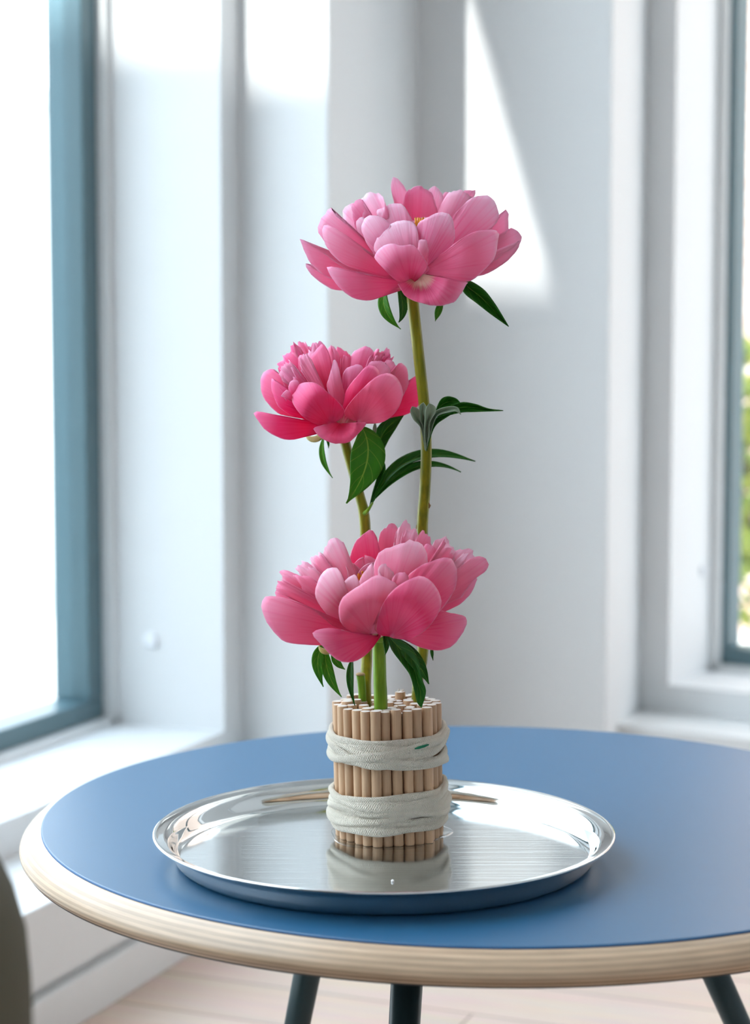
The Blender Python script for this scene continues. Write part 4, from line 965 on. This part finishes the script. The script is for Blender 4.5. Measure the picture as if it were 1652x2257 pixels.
leaf(3, f3, (500, 880, -14), (520, 1060, -22), (608, 1220, -24), 80, 'leaf_light', seed=43, hint=(.2, -1, .1), fold=.15)
leaf(3, f3, (540, 930, -10), (580, 995, -12), (631, 1037, -12), 50, 'leaf_light', seed=44, fold=.2)
leaf(3, f3, (680, 960, -16), (664, 1110, -24), (696, 1277, -26), 50, 'leaf', seed=45, fold=.5)
leaf(3, f3, (885, 800, -8), (905, 870, -12), (897, 942, -12), 42, 'leaf', seed=46)
blade(3, f3, (905, 805), [(935,900),(1000,990),(1060,1075),(1090,1180),(1110,1260),(1138,1292)], [(990,840),(1080,910),(1120,990),(1140,1100),(1166,1185),(1138,1292)], (-14,-34,-36), 4, .5, 47)
leaf(3, f3, (960, 830, -16), (1100, 985, -30), (1185, 1134, -32), 100, 'leaf', seed=48, fold=.2, hint=(.1, -1, .25))
leaf(3, f3, (1203, 880, 10), (1206, 930, 8), (1213, 978, 8), 22, 'leaf', seed=49)

# ------------------------------------------------------------------ buttons on the reveals
def disc(name, c, nrm, r, label):
    q = nrm.to_track_quat('Z', 'Y'); v = []; f = []; S = 28; pr = [(r, 0), (r, .003), (r * .85, .0052), (r * .4, .0064), (.0001, .0066)]
    for (a, z) in pr:
        for k in range(S): v.append(c + q @ Vector((a * math.cos(2 * math.pi * k / S), a * math.sin(2 * math.pi * k / S), z)))
    for i in range(len(pr) - 1):
        for k in range(S): f.append((i * S + k, i * S + (k + 1) % S, (i + 1) * S + (k + 1) % S, (i + 1) * S + k))
    tag(mesh_obj(name, v, f, M['button']), label, 'button')
def on_plane(x, y, p0, n):
    d = pix(x, y, 1.0) - Vector((0, 0, CAM_Z)); o_ = Vector((0, 0, CAM_Z)); return o_ + d * ((p0 - o_).dot(n) / d.dot(n))
disc('wall_button', on_plane(335, 1411, W1 * T_R, W1), -W1, .0135, 'small round white button on the left window reveal')
disc('wall_button', on_plane(1547, 1258, O2 + U2 * K_W, U2), U2, .011, 'small round white button on the right window reveal')

# ------------------------------------------------------------------ upholstered chair at the frame's edge
ch = empty('lounge_chair', (-.47, .78, 0), 'olive-brown felt lounge chair beside the window ledge', 'chair')
def shell(name, cx, cy, r_in, r_out, z0, z1, a0, a1, rad):
    v = []; f = []; n = 40; sec = []
    w = (r_out - r_in) / 2; rc = (r_in + r_out) / 2
    K = 10
    for k in range(K + 1):
        a = math.pi * k / K; sec.append((rc + w * math.cos(a), z1 - rad + rad * math.sin(a)))
    sec = [(r_out, z0)] + sec + [(r_in, z0)]
    for i in range(n + 1):
        a = a0 + (a1 - a0) * i / n; e = min(1, min(i, n - i) / 5); e = math.sin(e * math.pi / 2)
        for (r, z) in sec:
            rr = rc + (r - rc) * (.25 + .75 * e); v.append((cx + rr * math.cos(a), cy + rr * math.sin(a), z0 + (z - z0) * (.75 + .25 * e)))
    m = len(sec)
    for i in range(n):
        for k in range(m):
            k2 = (k + 1) % m; f.append((i * m + k, i * m + k2, (i + 1) * m + k2, (i + 1) * m + k))
    f.append(tuple(range(m))); f.append(tuple(range(n * m, (n + 1) * m))[::-1])
    o = mesh_obj(name, v, f, M['felt'], ch)
    return o
CHX, CHY = -.470, .78
shell('backrest', CHX, CHY, .241, .318, .20, .556, math.radians(-150), math.radians(150), .075)
lathe([(0, .36), (.20, .36), (.232, .345), (.242, .31), (.242, .22), (0, .22)], 48, (CHX, CHY, 0), 'seat', M['felt'], ch)
for k in range(4):
    a = math.radians(45 + 90 * k); t0 = Vector((CHX + .2 * math.cos(a), CHY + .2 * math.sin(a), .225)); b0 = Vector((CHX + .25 * math.cos(a), CHY + .25 * math.sin(a), 0))
    v, f = tube([t0, b0], [.014, .010], 14); mesh_obj('leg', v, f, M['leg'], ch)
